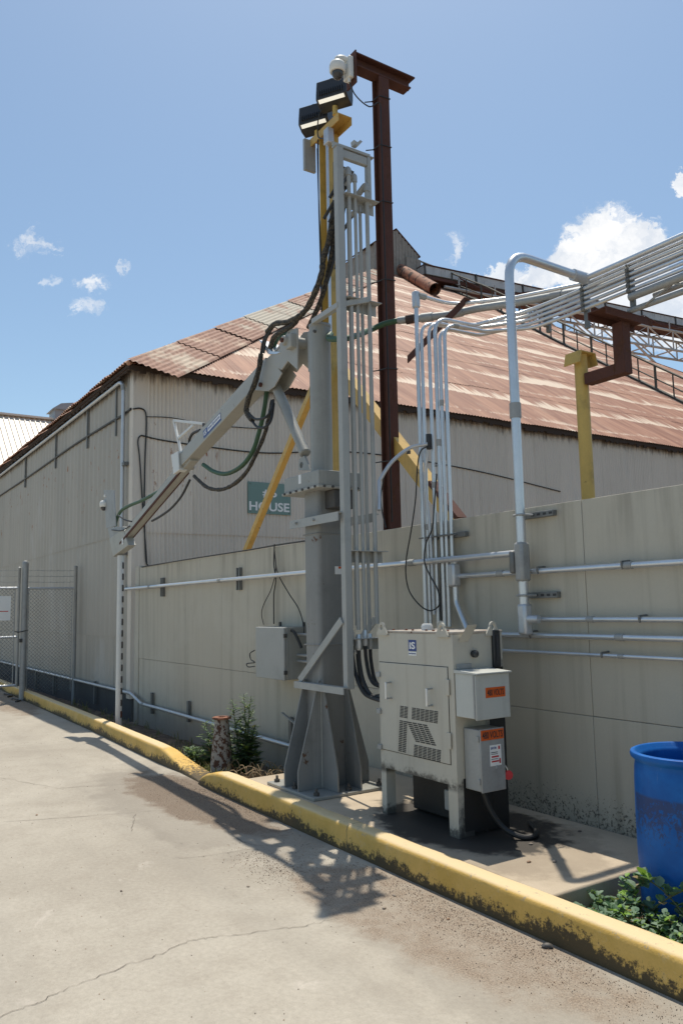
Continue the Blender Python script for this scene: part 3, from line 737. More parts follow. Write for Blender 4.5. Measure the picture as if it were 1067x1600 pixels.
for rI in range(ROWS):
    t0 = rI*rowl; t1 = t0+rowl+.25 if rI < ROWS-1 else SL; tb = t0
    ya, yb = ybounds(t0)
    n = int((yb-ya)/RW)+1
    for i in range(n):
        sy0 = WY-OV+RW*round((ya-(WY-OV))/RW - .5) + i*RW
        if sy0 > 40: continue
        t0 = tb if rI == 0 else tb+random.uniform(-.12, .12)
        m = MB(); ns = 48; lift = .006*(i % 2)+random.uniform(.0, .006); last = False
        for k in range(ns+1):
            y = sy0 + (RW+.03)*k/ns
            # clip against both hips
            tmax = min(t1, SL*(y-A0.y)/(AP.y-A0.y) if y < AP.y else SL*(Bf.y-y)/(Bf.y-AP.y))
            if tmax <= t0+.01: last = False; continue
            h = RD*(.5-.5*math.cos(2*math.pi*(y-sy0)/RP)) + lift
            b0 = V(CORNER+OV, y, A0.z)+slope*t0+nrm*(h+.022); b1 = V(CORNER+OV, y, A0.z)+slope*tmax+nrm*(h+.012)
            m.v += [b0, b1]; q = len(m.v)
            if last: m.f.append((q-4, q-2, q-1, q-3))
            last = True
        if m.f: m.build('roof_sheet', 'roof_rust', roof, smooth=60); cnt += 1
# strip of sheets laid along the near hip, ribs following the hip
hd = (AP-A0).normalized(); hs = hd.cross(nrm); hs = hs if hs.y > 0 else -hs
q_ = .0; LH = (AP-A0).length
while q_ < LH*.92:
    m = MB(); L_ = 2.3; W_ = .92; nr = 36; lift = .05+random.uniform(0, .02)
    for k in range(nr+1):
        wv = W_*k/nr; h = .026*(.5-.5*math.cos(2*math.pi*wv/.115))
        m.v += [A0+hd*(q_)+hs*(wv-.05)+nrm*(h+lift+.02), A0+hd*min(q_+L_, LH)+hs*(wv-.05)+nrm*(h+lift)]; n2_ = len(m.v)
        if k: m.f.append((n2_-4, n2_-2, n2_-1, n2_-3))
    m.build('hip_sheet', 'hip_rust', roof, smooth=60); q_ += L_-.12
# hip caps
for (a, b) in ((A0, AP), (Bf, AP)):
    m = MB(); m.tube([a+nrm*.03, b+nrm*.04], .04, 8); m.build('hip_cap', 'roof_rust', roof)
# eave fascia, dark and ragged
m = MB(); y = WY-.14
while y < 30:
    h = random.uniform(.05, .12); m.box2((CORNER+OV-.05, y, A0.z-h), (CORNER+OV-.02, y+.1, A0.z+.02)); y += .1
m.build('fascia', 'eave_dirt', roof)
m = MB(); x = CORNER+.14
while x > CORNER-32:
    h = random.uniform(.05, .10); m.box2((x-.12, WY-OV+.02, A0.z-h), (x, WY-OV+.05, A0.z+.03)); x -= .12
m.build('fascia', 'eave_dirt', roof)
# side slope: corrugated edge sheets seen from below and against the sky
ns_ = V(0, 1, PITCH_T).normalized(); nn_ = V(0, -PITCH_T, 1).normalized()
for i in range(30):
    m = MB(); x0 = CORNER+OV-RW*(i+1)
    for k in range(25):
        x = x0+RW*k/24; h = .04*(.5-.5*math.cos(2*math.pi*(x-x0)/.13)) + .015*(i % 2)
        tm = 3.0 if x < CORNER-2.6 else max(.1, (CORNER+OV-x)*1.2)
        p = V(x, WY-OV-.03, A0.z+.03)+nn_*h; m.v += [p, p+ns_*tm]; q = len(m.v)
        if k: m.f.append((q-4, q-2, q-1, q-3))
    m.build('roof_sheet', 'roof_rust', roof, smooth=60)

# ---- head house on the ridge end
def roof_pt(u, v, lift=0.0):
    d = ray(u, v); t = (EAVE_Z + PITCH_T*(EAVE_X-EYE.x) - EYE.z)/(d.z + PITCH_T*d.x)
    return EYE+d*t+nrm*lift
head = thing('head_house', (-33, 24.2, 18.4), 'weathered grey gabled timber head house on the roof peak', 'building')
hx = -31.3; pa = at(618, 357, X=hx); pe = at(653, 398, X=hx); yc = pa.y; zt = pa.z; zc = pe.z; hy1 = pe.y; hy0 = 2*yc-hy1
bw = .20; y = hy0; k = 0
while y < hy1-.01:
    y2 = min(y+bw, hy1); tz = zt-.06 - abs((y+y2)/2-yc)/((hy1-hy0)/2)*(zt-zc)
    MB().box2((hx-.05+random.uniform(0, .02), y+.008, 17.6), (hx+.02, y2-.006, tz)).build('board', 'old_boards', head); y = y2
MB().prism([(hx-.06, hy0+.02, 17.6), (hx-.06, hy1-.02, 17.6), (hx-.06, hy1-.02, zc-.1), (hx-.06, yc, zt-.15), (hx-.06, hy0+.02, zc-.1)], (-2.6, 0, 0)).build('side_walls', 'old_boards', head)
for s in (-1, 1):
    e = V(0, (hy1-hy0)/2*s*1.08, -(zt-zc)*1.08)
    MB().prism([V(hx+.06, yc, zt), V(hx+.06, yc, zt)+e, V(hx+.06, yc, zt)+e+V(0, 0, -.05), V(hx+.06, yc, zt-.05)], (-2.9, 0, 0)).build('roof', 'rust_steel', head)
MB().box2((hx+.021, yc+.55, 18.7), (hx+.16, hy1+.05, zc-.35)).build('door', 'old_boards', head, bevel=.01)
# short gallery on the ridge behind the head house
gal = thing('ridge_gallery', (-36, yc, 18.5), 'short low rusty gallery along the ridge behind the head house', 'building')
gx0, gx1 = -36.2, hx-2.95; gy0, gy1 = hy0+.15, hy1-.15; gz = zc-.15
MB().box2((gx0, gy0-.1, gz-.12), (gx1, gy1+.1, gz)).build('roof', 'rust_steel', gal)
MB().box2((gx0, gy0, gz-.55), (gx1, gy1, gz-.121)).build('wall', 'old_boards', gal)
MB().box2((gx0, gy0-.02, 17.9), (gx1, gy1, gz-.95)).build('lower_wall', 'rust_pipe', gal)
x = gx1-.2
while x > gx0: MB().box2((x-.08, gy0, gz-.95), (x+.08, gy0+.15, gz-.55)).build('post', 'old_boards', gal); x -= 1.1
# ---- loose rusty pipe lying on the roof
p0, p1 = roof_pt(612, 424, .30), roof_pt(676, 462, .30)
o = MB().tube([p0, p1], .30, 16, caps=False).tube([p1, p0], .26, 16, caps=False).build('roof_pipe', 'rust_pipe'); tag(o, 'fat rusty pipe lying down the roof below the head house', 'pipe')
# ---- walkway railing down the roof
rail = thing('roof_railing', roof_pt(860, 531), 'dark steel handrail stepping down the rusty roof below the head house', 'railing')
base = [roof_pt(u, v, .08) for u, v in ((655, 436), (760, 478), (860, 531), (1067, 633), (1250, 720))]
line = []
for a, b in zip(base, base[1:]):
    for k in range(8): line.append(a.lerp(b, k/8))
line.append(base[-1])
upv = V(0, 0, 1)
MB().tube(base, .07, 6).build('stringer', 'railing_dark', rail)
MB().tube([p+upv*.42 for p in base], .03, 6).build('mid_rail', 'railing_dark', rail)
MB().tube([p+upv*.95 for p in base], .045, 6).build('top_rail', 'railing_dark', rail)
tot = sum((b-a).length for a, b in zip(base, base[1:])); s_ = .3
def along(P, s):
    for a, b in zip(P, P[1:]):
        L = (b-a).length
        if s <= L: return a.lerp(b, s/L)
        s -= L
    return P[-1]
i = 0
while s_ < tot:
    p = along(base, s_); MB().tube([p-upv*.05, p+upv*.96], .05 if i % 2 == 0 else .028, 6).build('post', 'railing_dark', rail); s_ += .95; i += 1

# ---- conveyor bridge leaving the head house
conv = thing('conveyor_bridge', (-31, 34, 16), 'pale metal conveyor gallery on a light pipe truss leaving the head house', 'conveyor')
cA, cB = V(-31, 25.4, 19.15), V(-31, 60, 21.1)
def cpt(y, dx=0, dz=0): t = (y-cA.y)/(cB.y-cA.y); return cA.lerp(cB, t)+V(dx, 0, dz)
y = 25.4
while y < 59:
    a, b = cpt(y+.02, 0, -.26), cpt(y+3.55, 0, -.26)
    MB().beam(a, b, .9, .46).build('trough_panel', 'conveyor_zinc', conv, bevel=.02)
    MB().beam(cpt(y+.0, .47, -.24), cpt(y+.09, .47, -.24), .06, .56).build('joint_flange', 'dark_steel', conv); y += 3.57
MB().beam(cpt(25.4, 0, .0), cpt(59, 0, .0), 1.0, .05).build('cover', 'rust_steel', conv)
MB().beam(cpt(25.4, -.1, -.75), cpt(59, -.1, -.75), 1.5, .16).build('walkway', 'rust_steel', conv)
for dz, r in ((-1.15, .085), (-2.45, .085)):
    for dx in (.75, -.75):
        if dz < -2 and dx < 0: pass
        y0 = 26.5 if dz > -2 else 36.0
        MB().tube([cpt(y0, dx, dz), cpt(60, dx, dz)], r, 6).build('chord', 'truss_zinc', conv)
y = 27.5; i = 0
while y < 58:
    for dx in (.75, -.75):
        MB().tube([cpt(y, dx, -.5), cpt(y, dx, -1.15)], .045, 6).build('hanger', 'truss_zinc', conv)
        MB().tube([cpt(y, dx, -1.15 if i % 2 else -.5), cpt(y+2.6, dx, -.5 if i % 2 else -1.15)], .04, 6).build('brace', 'rust_steel', conv)
        if y > 35:
            MB().tube([cpt(y+.3, dx, -1.15), cpt(y+.3, dx, -2.45)], .05, 6).build('hanger', 'truss_zinc', conv)
            MB().tube([cpt(y+.3, dx, -1.15), cpt(y+2.9, dx, -2.45)], .05, 6).build('brace', 'truss_zinc', conv)
            if dx > 0: MB().tube([cpt(y+2.9, dx, -1.15), cpt(y+.3, dx, -2.45)], .022, 5).build('tie_rod', 'truss_zinc', conv)
    if y > 35: MB().tube([cpt(y+.3, .75, -2.45), cpt(y+.3, -.75, -2.45)], .045, 6).build('strut', 'truss_zinc', conv)
    y += 2.6; i += 1
for (ya, yb) in ((42, 46.6), (51, 46.6), (51, 56), (60, 56)):
    MB().tube([cpt(ya, .75, -2.45), cpt(yb, .75, -5.0)], .075, 6).build('support_leg', 'truss_zinc', conv)
MB().tube([cpt(46.6, .75, -5.0), cpt(56, .75, -5.0)], .075, 6).build('chord', 'truss_zinc', conv)

# ---- far building on the left with a pale ribbed roof
far = thing('far_warehouse', (-55, 6, 0), 'distant warehouse with pale tan ribbed metal roof', 'warehouse')
rz = 15.75; ex, ez = -46, 4.5; rx = -60
MB().box2((rx-12, -4, -.3), (ex-.3, 30, ez+.2)).build('wall', 'wall_sheet', far)
def rib_sheet():
    m = MB(); w = 1.08; prof = [(0, 0), (.05, .07), (.10, .07), (.15, 0), (.36, 0), (.41, .07), (.46, .07), (.51, 0), (.72, 0), (.77, .07), (.82, .07), (.87, 0), (1.08, 0)]
    d = V(rx-ex, 0, rz-ez); n = V(-(rz-ez), 0, (rx-ex)).normalized()*-1
    if n.z < 0: n = -n
    for (y, h) in prof:
        m.v += [V(0, y, 0)+n*h, V(0, y, 0)+d+n*h]; q = len(m.v)
        if q > 2: m.f.append((q-4, q-2, q-1, q-3))
    me = bpy.data.meshes.new('roof_sheet'); me.from_pydata([tuple(p) for p in m.v], [], m.f); me.materials.append(MATS['pale_roof']); return me
rs = rib_sheet()
for i in range(30): place('roof_sheet', rs, V(ex, -3+i*1.08, ez), far)
MB().box2((rx-.35, -3, rz-.02), (rx+.35, 29.5, rz+.12)).build('ridge_cap', 'pale_roof', far)
MB().prism([(rx-.3, -3, rz), (rx-.3, 29.4, rz), (rx-14, 29.4, ez), (rx-14, -3, ez)], (0, 0, -.1)).build('rear_slope', 'pale_roof', far)
vent = thing('roof_ventilator', (rx, 14.6, rz), 'small grey box ventilator on the pale ridge beyond the warehouse', 'ventilator')
MB().box2((rx-1.2, 13.9, rz-.3), (rx+.5, 16.4, rz+.75)).build('body', 'vent_grey', vent)
MB().prism([(rx-1.4, 13.7, rz+.75), (rx-1.4, 16.6, rz+.75), (rx-1.4, 16.0, rz+1.2), (rx-1.4, 15.15, rz+1.35), (rx-1.4, 14.3, rz+1.2)], (2.1, 0, 0)).build('cap', 'vent_grey', vent)

# ================================================================== PROBE CRANE
PXC, PYC = -5.63, 3.50
crane = thing('probe_crane', (PXC, PYC, .165), 'tall grey steel pedestal crane with long boom bolted beside the kerb', 'crane')
S = .12
m = MB(); m.box2((PXC-.37, PYC-.35, .166), (PXC+.37, PYC+.35, .19)); m.build('base_plate', 'crane_grey', crane, bevel=.004)
# pedestal: square tube with rounded corners
def rsq(s, r, z, n=4):
    out = []
    for (cx, cy, a0) in ((s-r, s-r, 0), (-s+r, s-r, 90), (-s+r, -s+r, 180), (s-r, -s+r, 270)):
        for k in range(n+1):
            a = math.radians(a0+90*k/n); out.append(V(PXC+cx+r*math.cos(a), PYC+cy+r*math.sin(a), z))
    return out
m = MB(); a = rsq(S, .035, .19); b = rsq(S, .035, 2.56); n = len(a)
m.add(a+b, [(i, (i+1) % n, n+(i+1) % n, n+i) for i in range(n)] + [tuple(reversed(range(n))), tuple(range(n, 2*n))])
m.build('pedestal', 'crane_grey_shaded', crane, smooth=40)
for sx in (-1, 1):
    for sy in (-1, 1):
        for ax in (0, 1):
            d = V(sx, 0, 0) if ax == 0 else V(0, sy, 0); t = V(0, -sy*.014, 0) if ax == 0 else V(-sx*.014, 0, 0)
            c = V(PXC+sx*(S-.012), PYC+sy*(S-.012), 0)+ (V(0, sy*.006, 0) if ax == 0 else V(sx*.006, 0, 0))
            L = .225
            MB().prism([c+V(0, 0, .19), c+d*L+V(0, 0, .19), c+d*L+V(0, 0, .34), c+d*.03+V(0, 0, 1.02), c+V(0, 0, 1.02)], t).build('gusset', 'crane_grey_shaded', crane, bevel=.002)
for sx in (-1, 1):
    for sy in (-1, 1):
        c = V(PXC+sx*(S-.006), PYC+sy*(S-.006), 0)
        MB().tube([c+V(0, 0, .195+.027*k+random.uniform(-.003, .003)) for k in range(31)], [.008+random.uniform(-.0015, .0015) for k in range(31)], 6).build('weld_bead', 'crane_grey', crane)
for (bx, by) in ((-.31, -.29), (0, -.30), (.31, -.29), (.31, 0), (.31, .29), (0, .29), (-.31, .29), (-.31, 0)):
    o = MB().lathe([(.011, 0), (.011, .048), (.006, .053)], (PXC+bx, PYC+by, .19), seg=8).build('anchor_bolt', 'dark_steel', crane)
    MB().lathe([(.024, 0), (.024, .022)], (PXC+bx, PYC+by, .1905), seg=6).build('nut', 'dark_steel', o)
# turntable collar
m = MB(); m.box2((PXC-.30, PYC-.20, 2.575), (PXC+.27, PYC+.20, 2.70)); m.build('turntable_box', 'crane_grey', crane, bevel=.006)
m = MB(); m.box2((PXC-.315, PYC-.215, 2.552), (PXC+.285, PYC+.215, 2.574)); m.build('turntable_lip', 'boom_grey', crane, bevel=.003)
m = MB(); m.box2((PXC-.05, PYC-.05, 2.40), (PXC+.26, PYC+.16, 2.552)); m.build('swing_motor', 'dark_steel', crane, bevel=.01)
for k in range(6): MB().lathe([(.011, 0), (.011, .012)], (PXC-.26+.1*k, PYC-.2155, 2.563), axis=(0, -1, 0), seg=6).build('bolt', 'dark_steel', crane)
for k in range(5): MB().lathe([(.011, 0), (.011, .012)], (PXC+.2855, PYC-.16+.08*k, 2.563), axis=(1, 0, 0), seg=6).build('bolt', 'dark_steel', crane)
for zz in (1.30, 2.20): MB().tube([V(PXC+sx*(S+.001), PYC+sy*(S+.001), zz+random.uniform(-.002, .002)) for sx, sy in ((-1, -1), (-.5, -1), (0, -1), (.5, -1), (.86, -1), (1, -.86), (1, -.5), (1, 0), (1, .5), (1, .9))], .006, 6).build('weld_bead', 'crane_grey_shaded', crane)
# mast
m = MB(); m.lathe([(.092, 2.70), (.092, 3.985), (.097, 3.99), (.097, 4.012), (.0, 4.02)], (PXC, PYC, 0), seg=28); m.build('mast', 'crane_grey', crane, smooth=40)
m = MB().lathe([(.012, 0), (.012, .02)], (PXC+.05, PYC-.078, 3.93), axis=(.5, -.84, 0), seg=8); m.build('plug', 'dark_steel', crane)
# boom lies in an upright plane through the mast, swung a little toward the kerb
KB = .004
def Bp(u, v, off=0.0):
    d = ray(u, v); c = PYC - KB*PXC + off
    t = (c-(EYE.y-KB*EYE.x))/(d.y-KB*d.x); return EYE+d*t
bdir = V(1, KB, 0).normalized(); bn = V(KB, -1, 0).normalized()      # along the boom in plan (toward mast); toward the kerb
C0, C1 = Bp(290, 722), Bp(452, 548)
bax = (C1-C0).normalized(); bup = bax.cross(bn) if bax.cross(bn).z > 0 else -bax.cross(bn)
m = MB(); m.beam(C0, C1, .15, .14, bup); m.build('boom', 'boom_grey', crane, bevel=.006)
m = MB(); m.beam(C0-bax*.012, C0+bax*.045, .185, .18, bup); m.build('boom_collar', 'boom_grey', crane, bevel=.004)
T0, T1 = Bp(193, 845), Bp(288, 732)
iax = (T1-T0).normalized(); iup = iax.cross(bn); iup = iup if iup.z > 0 else -iup
m = MB(); m.beam(T0, T1+iax*.3, .10, .105, iup); m.build('inner_boom', 'boom_grey', crane, bevel=.004)
for s in (-1, 1):
    MB().beam(T0+bn*(s*.052)-iup*.045, T1+bn*(s*.052)-iup*.045, .012, .03, iup).build('wear_strip', 'rust_steel', crane)
m = MB(); m.beam(T0+iup*.085, T1+iup*.085+iax*.1, .03, .03, iup); m.build('top_rail', 'galv_dull', crane)
m = MB(); m.beam(C0+bup*.105+bn*.03, C1+bup*.105+bn*.03-bax*.35, .04, .035, bup); m.build('hose_track', 'boom_grey', crane, bevel=.003)
m = MB(); m.tube([C0+bup*.09-bn*.05, C1+bup*.09-bn*.05-bax*.3], .014, 6); m.build('grease_line', 'galv_dull', crane)
# knee plates between mast and boom
k = [Bp(477, 515), Bp(464, 517), Bp(449, 539), Bp(436, 572), Bp(452, 580), Bp(462, 566), Bp(477, 580)]
for s in (-1, 1):
    MB().prism([p+bn*(s*.082) for p in k], bn*(-s*.014)).build('knee_plate', 'boom_grey', crane, bevel=.002)
m = MB(); m.box2((PXC-.105, PYC-.06, 3.62), (PXC-.075, PYC+.06, 3.98)); m.build('mast_lug', 'crane_grey', crane, bevel=.003)
pc = Bp(451, 533, -.10); m = MB().lathe([(.03, -.20), (.05, -.19), (.05, .02), (.042, .06), (.0, .062)], pc, axis=bn, seg=16); m.build('pivot_pin', 'boom_grey', crane)
MB().lathe([(.024, 0), (.02, .02)], pc+bn*.06, axis=bn, seg=12).build('pin_cap', 'rust_steel', crane)
MB().box(pc+V(.05, .0, -.02), (.10, .07, .13)).build('bearing_block', 'boom_grey', crane, bevel=.01)
# lift cylinder and its lugs
lu, ll = Bp(431, 603), Bp(475, 704)
k = [Bp(425, 580), Bp(440, 568), Bp(452, 585), Bp(440, 606), Bp(430, 613), Bp(404, 611)]
for s in (-1, 1): MB().prism([p+bn*(s*.078) for p in k], bn*(-s*.012)).build('lug_plate', 'boom_grey', crane, bevel=.002)
MB().lathe([(.022, -.1), (.022, .1)], Bp(420, 603), axis=bn, seg=12).build('lug_pin', 'rust_steel', crane)
m = MB(); ax_ = (ll-lu).normalized(); m.tube([lu, ll], .047, 20); m.build('lift_cylinder', 'crane_grey', crane, bevel=.004)
m = MB(); m.lathe([(.052, -.02), (.052, .03), (.044, .04)], ll, axis=ax_, seg=20); m.build('cylinder_gland', 'crane_grey', crane)
le = Bp(474, 727); m = MB(); m.tube([ll, le], .018, 10); m.build('cylinder_rod', 'dark_steel', crane)
MB().lathe([(.028, -.02), (.028, .02)], le, axis=bn, seg=14).build('rod_eye', 'dark_steel', crane)
m = MB(); m.prism([Bp(470, 735), Bp(470, 718), Bp(478, 712), Bp(488, 735)], bn*.02); m.build('mast_lug', 'crane_grey', crane)
# boom decal: blue mark and white name strip
dc = Bp(350, 656, -.0785); dn_ = bn
def decal(c, w, h, matn, lift, parent=crane, name='decal', xd=None, ud=None, nd=None):
    xd, ud, nd = xd or bax, ud or bup, nd or bn
    q = [c-xd*w/2-ud*h/2, c+xd*w/2-ud*h/2, c+xd*w/2+ud*h/2, c-xd*w/2+ud*h/2]
    return MB().prism([p+nd*(lift-.001) for p in q], nd*.001).build(name, matn, parent, smooth=0)
bc = C0.lerp(C1, .372)+bn*.0755
o = decal(bc-bax*.0, .46, .088, 'label_blue', .0012)
decal(bc+bax*.055+bup*.008, .33, .056, 'sign_white', .0022, name='decal_strip')
letters('InterSystems', 'label_blue', crane, bc+bax*.055+bup*.008+bn*.003, bax, bup, .044, .001, width=.30, bold=.01)
letters('iS', 'sign_white', crane, bc-bax*.175+bup*.004+bn*.003, bax, bup, .050, .001, width=.072, bold=.02)
# triangular guard on the boom
g0 = Bp(272, 657); g1 = Bp(318, 662); g2 = Bp(287, 722); g3 = Bp(279, 685); g4 = Bp(303, 664); g5 = Bp(320, 676)
for (a, b) in ((g0, g1), (g0, g2), (g3, g4)): MB().beam(a, b, .03, .026, bn).build('guard_bar', 'white_paint', crane, bevel=.002)
MB().tube([g1, g5], .014, 8).build('guard_end', 'dark_steel', crane)
MB().tube(catmull([Bp(313, 672), Bp(301, 678), Bp(296, 690), Bp(300, 700)]), .016, 8).build('guard_hose', 'black_rubber', crane)
MB().prism([Bp(280, 712), Bp(291, 706), Bp(293, 735), Bp(284, 742)], bn*.10).build('guard_foot', 'white_paint', crane, bevel=.003)
# boom tip: bracket, camera plate, probe head
tp = Bp(185, 850)
m = MB(); m.prism([Bp(177, 842), Bp(199, 826), Bp(207, 852), Bp(183, 870)], bn*.11); o = m.build('tip_block', 'boom_grey', crane, bevel=.006); o.location += -bn*.055
m = MB(); m.prism([Bp(174, 826), Bp(196, 823), Bp(196, 840), Bp(178, 845)], bn*.10); o = m.build('tip_housing', 'galv_dull', crane, bevel=.008); o.location += -bn*.05
pl = [Bp(167, 766), Bp(183, 766), Bp(186, 822), Bp(171, 826)]
m = MB(); m.prism([p+bn*.03 for p in pl], bn*.012); cp = m.build('camera_plate', 'galv_dull', crane, bevel=.002)
dm = Bp(163, 787, -.05)
m = MB(); m.lathe([(.0, .05), (.03, .048), (.05, .035), (.062, .01), (.062, -.035), (.055, -.05)], dm, seg=20); m.build('tip_camera_housing', 'camera_white', crane)
m = MB(); m.lathe([(.048, -.05), (.046, -.075), (.03, -.098), (.0, -.105)], dm, seg=20); m.build('tip_camera_dome', 'smoked_plastic', crane)
MB().box(Bp(166, 775, -.03), (.06, .05, .04)).build('camera_arm', 'camera_white', crane, bevel=.006)
letters('!', 'label_black', crane, Bp(192, 847, -.062), V(1, 0, 0), V(0, 0, 1), .03, .001)
decal(Bp(192, 846, -.0585), .055, .085, 'sign_white', .002, name='warning_decal')
# the probe: white pipe with a line of dark sample slots
pt, pb = Bp(189, 868), Bp(196.5, 1150)
pb = V(pt.x, pt.y, .0)
prb = MB().tube([pb, pt], .043, 16).build('probe_pipe', 'white_paint', crane)
z = pt.z-.14; nslot = 0
while z > .14:
    hh = .088
    MB().box((pt.x+.031, pt.y+.022, z), (.026, .030, hh), Matrix.Rotation(math.radians(35), 3, 'Z')).build('probe_slot', 'rust_steel' if nslot > 12 else 'dark_steel', prb, bevel=.004); z -= .155; nslot += 1
# hoses
def hose(pts, r, m, off=0.0, n=6, label=None, name='hose', wrap=False):
    P = catmull([Bp(p[0], p[1], p[2] if len(p) > 2 else off) for p in pts], n)
    rr = [r*(1+random.uniform(-.13, .13)) for _ in P] if wrap else r
    o = MB().tube(P, rr, 10).build(name, m, crane, smooth=60)
    if label: o['label'] = label
    return o
hose([(527, 292, 0), (521, 330, -.03), (514, 375, -.05), (505, 405, -.08), (503, 425, -.08), (495, 450, -.09), (482, 478, -.1), (468, 494, -.1), (450, 503, -.1), (430, 506, -.1), (418, 519, -.1)], .026, 'wrapped_hose', wrap=True, label='thick dusty wrapped hose bundle swooping down to the knee')
hose([(468, 494, -.09), (456, 509, -.09), (440, 518, -.09), (428, 528, -.08), (422, 545, -.07)], .024, 'wrapped_hose', wrap=True)
hose([(528, 320, .02), (522, 370, .0), (514, 420, -.01), (507, 450, 0), (499, 475, 0), (489, 497, 0), (482, 512, .02)], .022, 'wrapped_hose', wrap=True)
hose([(526, 280, .02), (520, 330, .0), (512, 380, -.02), (506, 410, -.05)], .012, 'black_rubber')
hose([(529, 330, .02), (523, 400, .0), (512, 440, -.02)], .011, 'black_rubber')
hose([(544, 300, .2), (534, 350, .1), (524, 420, .02)], .010, 'black_rubber')
hose([(418, 519, -.1), (411, 535, -.11), (408, 553, -.11)], .012, 'black_rubber')
hose([(424, 515, -.1), (415, 532, -.11), (412, 552, -.11)], .012, 'black_rubber')
hose([(408, 553, -.12), (405, 575, -.13), (398, 600, -.14), (390, 618, -.15), (385, 640, -.15), (389, 650, -.15), (395, 657, -.15)], .026, 'wrapped_hose', wrap=True)
hose([(390, 647, -.15), (400, 655, -.15), (415, 652, -.14), (424, 640, -.1), (427, 625, -.05)], .012, 'black_rubber')
hose([(392, 655, -.15), (402, 667, -.15), (415, 667, -.14), (424, 655, -.1), (428, 630, -.05)], .012, 'black_rubber')
hose([(426, 625, -.05), (421, 650, -.06), (413, 680, -.07), (400, 710, -.08), (385, 738, -.09), (365, 757, -.09), (345, 765, -.09), (325, 762, -.08), (310, 750, -.05), (304, 744, -.02)], .020, 'wrapped_hose', wrap=True)
hose([(417, 610, .03), (413, 640, .03), (405, 675, .03), (395, 705, .02), (378, 728, .0), (355, 740, -.02), (335, 737, -.02), (318, 726, -.02)], .023, 'green_hose', label='dark green suction hose hanging under the boom')
hose([(447, 520, 0), (433, 530, 0), (427, 543, 0)], .024, 'green_hose')
hose([(258, 764, 0), (243, 771, 0), (222, 782, 0), (203, 790, 0), (190, 798, 0), (183, 811, 0), (181, 822, 0)], .022, 'green_hose')
MB().lathe([(.026, 0), (.026, .06)], Bp(180, 826), seg=12).build('hose_clamp', 'galv_bright', crane)
hose([(297, 750, 0), (284, 775, 0), (268, 794, 0), (252, 806, 0), (238, 814, 0)], .014, 'black_rubber')
hose([(206, 815, -.04), (195, 812, -.05), (185, 805, -.05)], .010, 'black_rubber')
hose([(203, 822, -.06), (190, 829, -.07), (175, 828, -.06)], .007, 'black_rubber')
m = MB(); m.prism([Bp(405, 531, -.09), Bp(411, 534, -.09), Bp(424, 549, -.09), (Bp(438, 550, -.09)), Bp(432, 553, -.09), Bp(419, 553, -.09)], V(0, .16, 0)); m.build('hose_saddle', 'galv_bright', crane)
MB().tube([V(PXC-.125, PYC-.02, 2.75), V(PXC-.125, PYC-.02, 3.66)], .012, 8).build('grease_hose', 'black_rubber', crane)
# warning stickers
decal(V(PXC+S+.0005, 3.57, 1.90), .075, .065, 'sign_white', .0012, xd=V(0, 1, 0), ud=V(0, 0, 1), nd=V(1, 0, 0), name='warning_decal')
decal(V(PXC+S+.0005, 3.587, 1.922), .04, .018, 'label_orange', .0022, xd=V(0, 1, 0), ud=V(0, 0, 1), nd=V(1, 0, 0), name='warning_decal')
decal(V(-5.66, PYC-.2005, 2.66), .04, .075, 'sign_white', .0012, xd=V(1, 0, 0), ud=V(0, 0, 1), nd=V(0, -1, 0), name='warning_decal')

# ================================================================== TUBE RACK BESIDE THE CRANE
RX = -5.10
rack = thing('tube_rack', (RX, 3.5, 1.0), 'grey steel ladder rack of upright hydraulic tubes clamped to the crane pedestal', 'tube rack')
def at_rack(u, v): return at(u, v, X=RX)
MB().box2((RX-.03, 3.345, .985), (RX+.03, 3.407, 5.33)).build('upright', 'rack_grey', rack, bevel=.004)
MB().box2((RX-.025, 3.652, 4.9), (RX+.025, 3.685, 5.33)).build('upright', 'rack_grey', rack, bevel=.003)
MB().angle((RX-.03, 3.335, 5.33), (RX-.03, 3.715, 5.33), .06, .007, (1, 0, 0), (0, 0, 1)).build('top_angle', 'rack_grey', rack)
MB().beam((RX+.0, 3.408, 5.285), (RX+.0, 3.651, 5.285), .04, .07).build('top_bar', 'rack_grey', rack, bevel=.003)
MB().prism([(RX-.02, 3.52, 5.392), (RX-.02, 3.56, 5.392), (RX-.02, 3.60, 5.44), (RX-.02, 3.58, 5.45), (RX-.02, 3.55, 5.42), (RX-.02, 3.515, 5.43)], (.05, 0, 0)).build('lifting_clip', 'rack_grey', rack)
MB().prism([(RX-.10, 3.40, 5.27), (RX-.10, 3.60, 5.24), (RX-.10, 3.55, 5.08), (RX-.10, 3.40, 5.0)], (-.02, 0, 0)).build('back_plate', 'dark_steel', rack)
tubes = [(3.445, .02, 5.14), (3.470, -.03, 4.98), (3.505, .02, 5.11), (3.540, -.03, 4.96), (3.585, .02, 5.08), (3.655, -.035, 4.90), (3.675, .022, 5.05)]
tubes = [(3.435, -.035, 4.98, .0135), (3.465, .012, 5.15, .0165), (3.485, -.035, 4.96, .0140), (3.525, .012, 5.11, .0145), (3.60, -.03, 4.88, .0145), (3.642, .012, 5.06, .0175)]
for (y, dx, zt_, r_) in tubes:
    t = MB().tube([(RX+dx, y, 1.42+random.uniform(-.03, .05)), (RX+dx, y, zt_)], r_, 10).build('tube', 'rack_grey', rack)
    MB().tube(fillet([(RX+dx, y, zt_-.04), (RX+dx, y, zt_+.03), (RX+dx-.10, y-.02, zt_-.03)], .03), r_*1.45, 8).build('elbow', 'galv_dull', t)
    MB().tube([(RX+dx-.08, y-.015, zt_-.02), (RX+dx-.20, y-.06, zt_-.16)], .014, 8).build('hose_end', 'black_rubber', t)
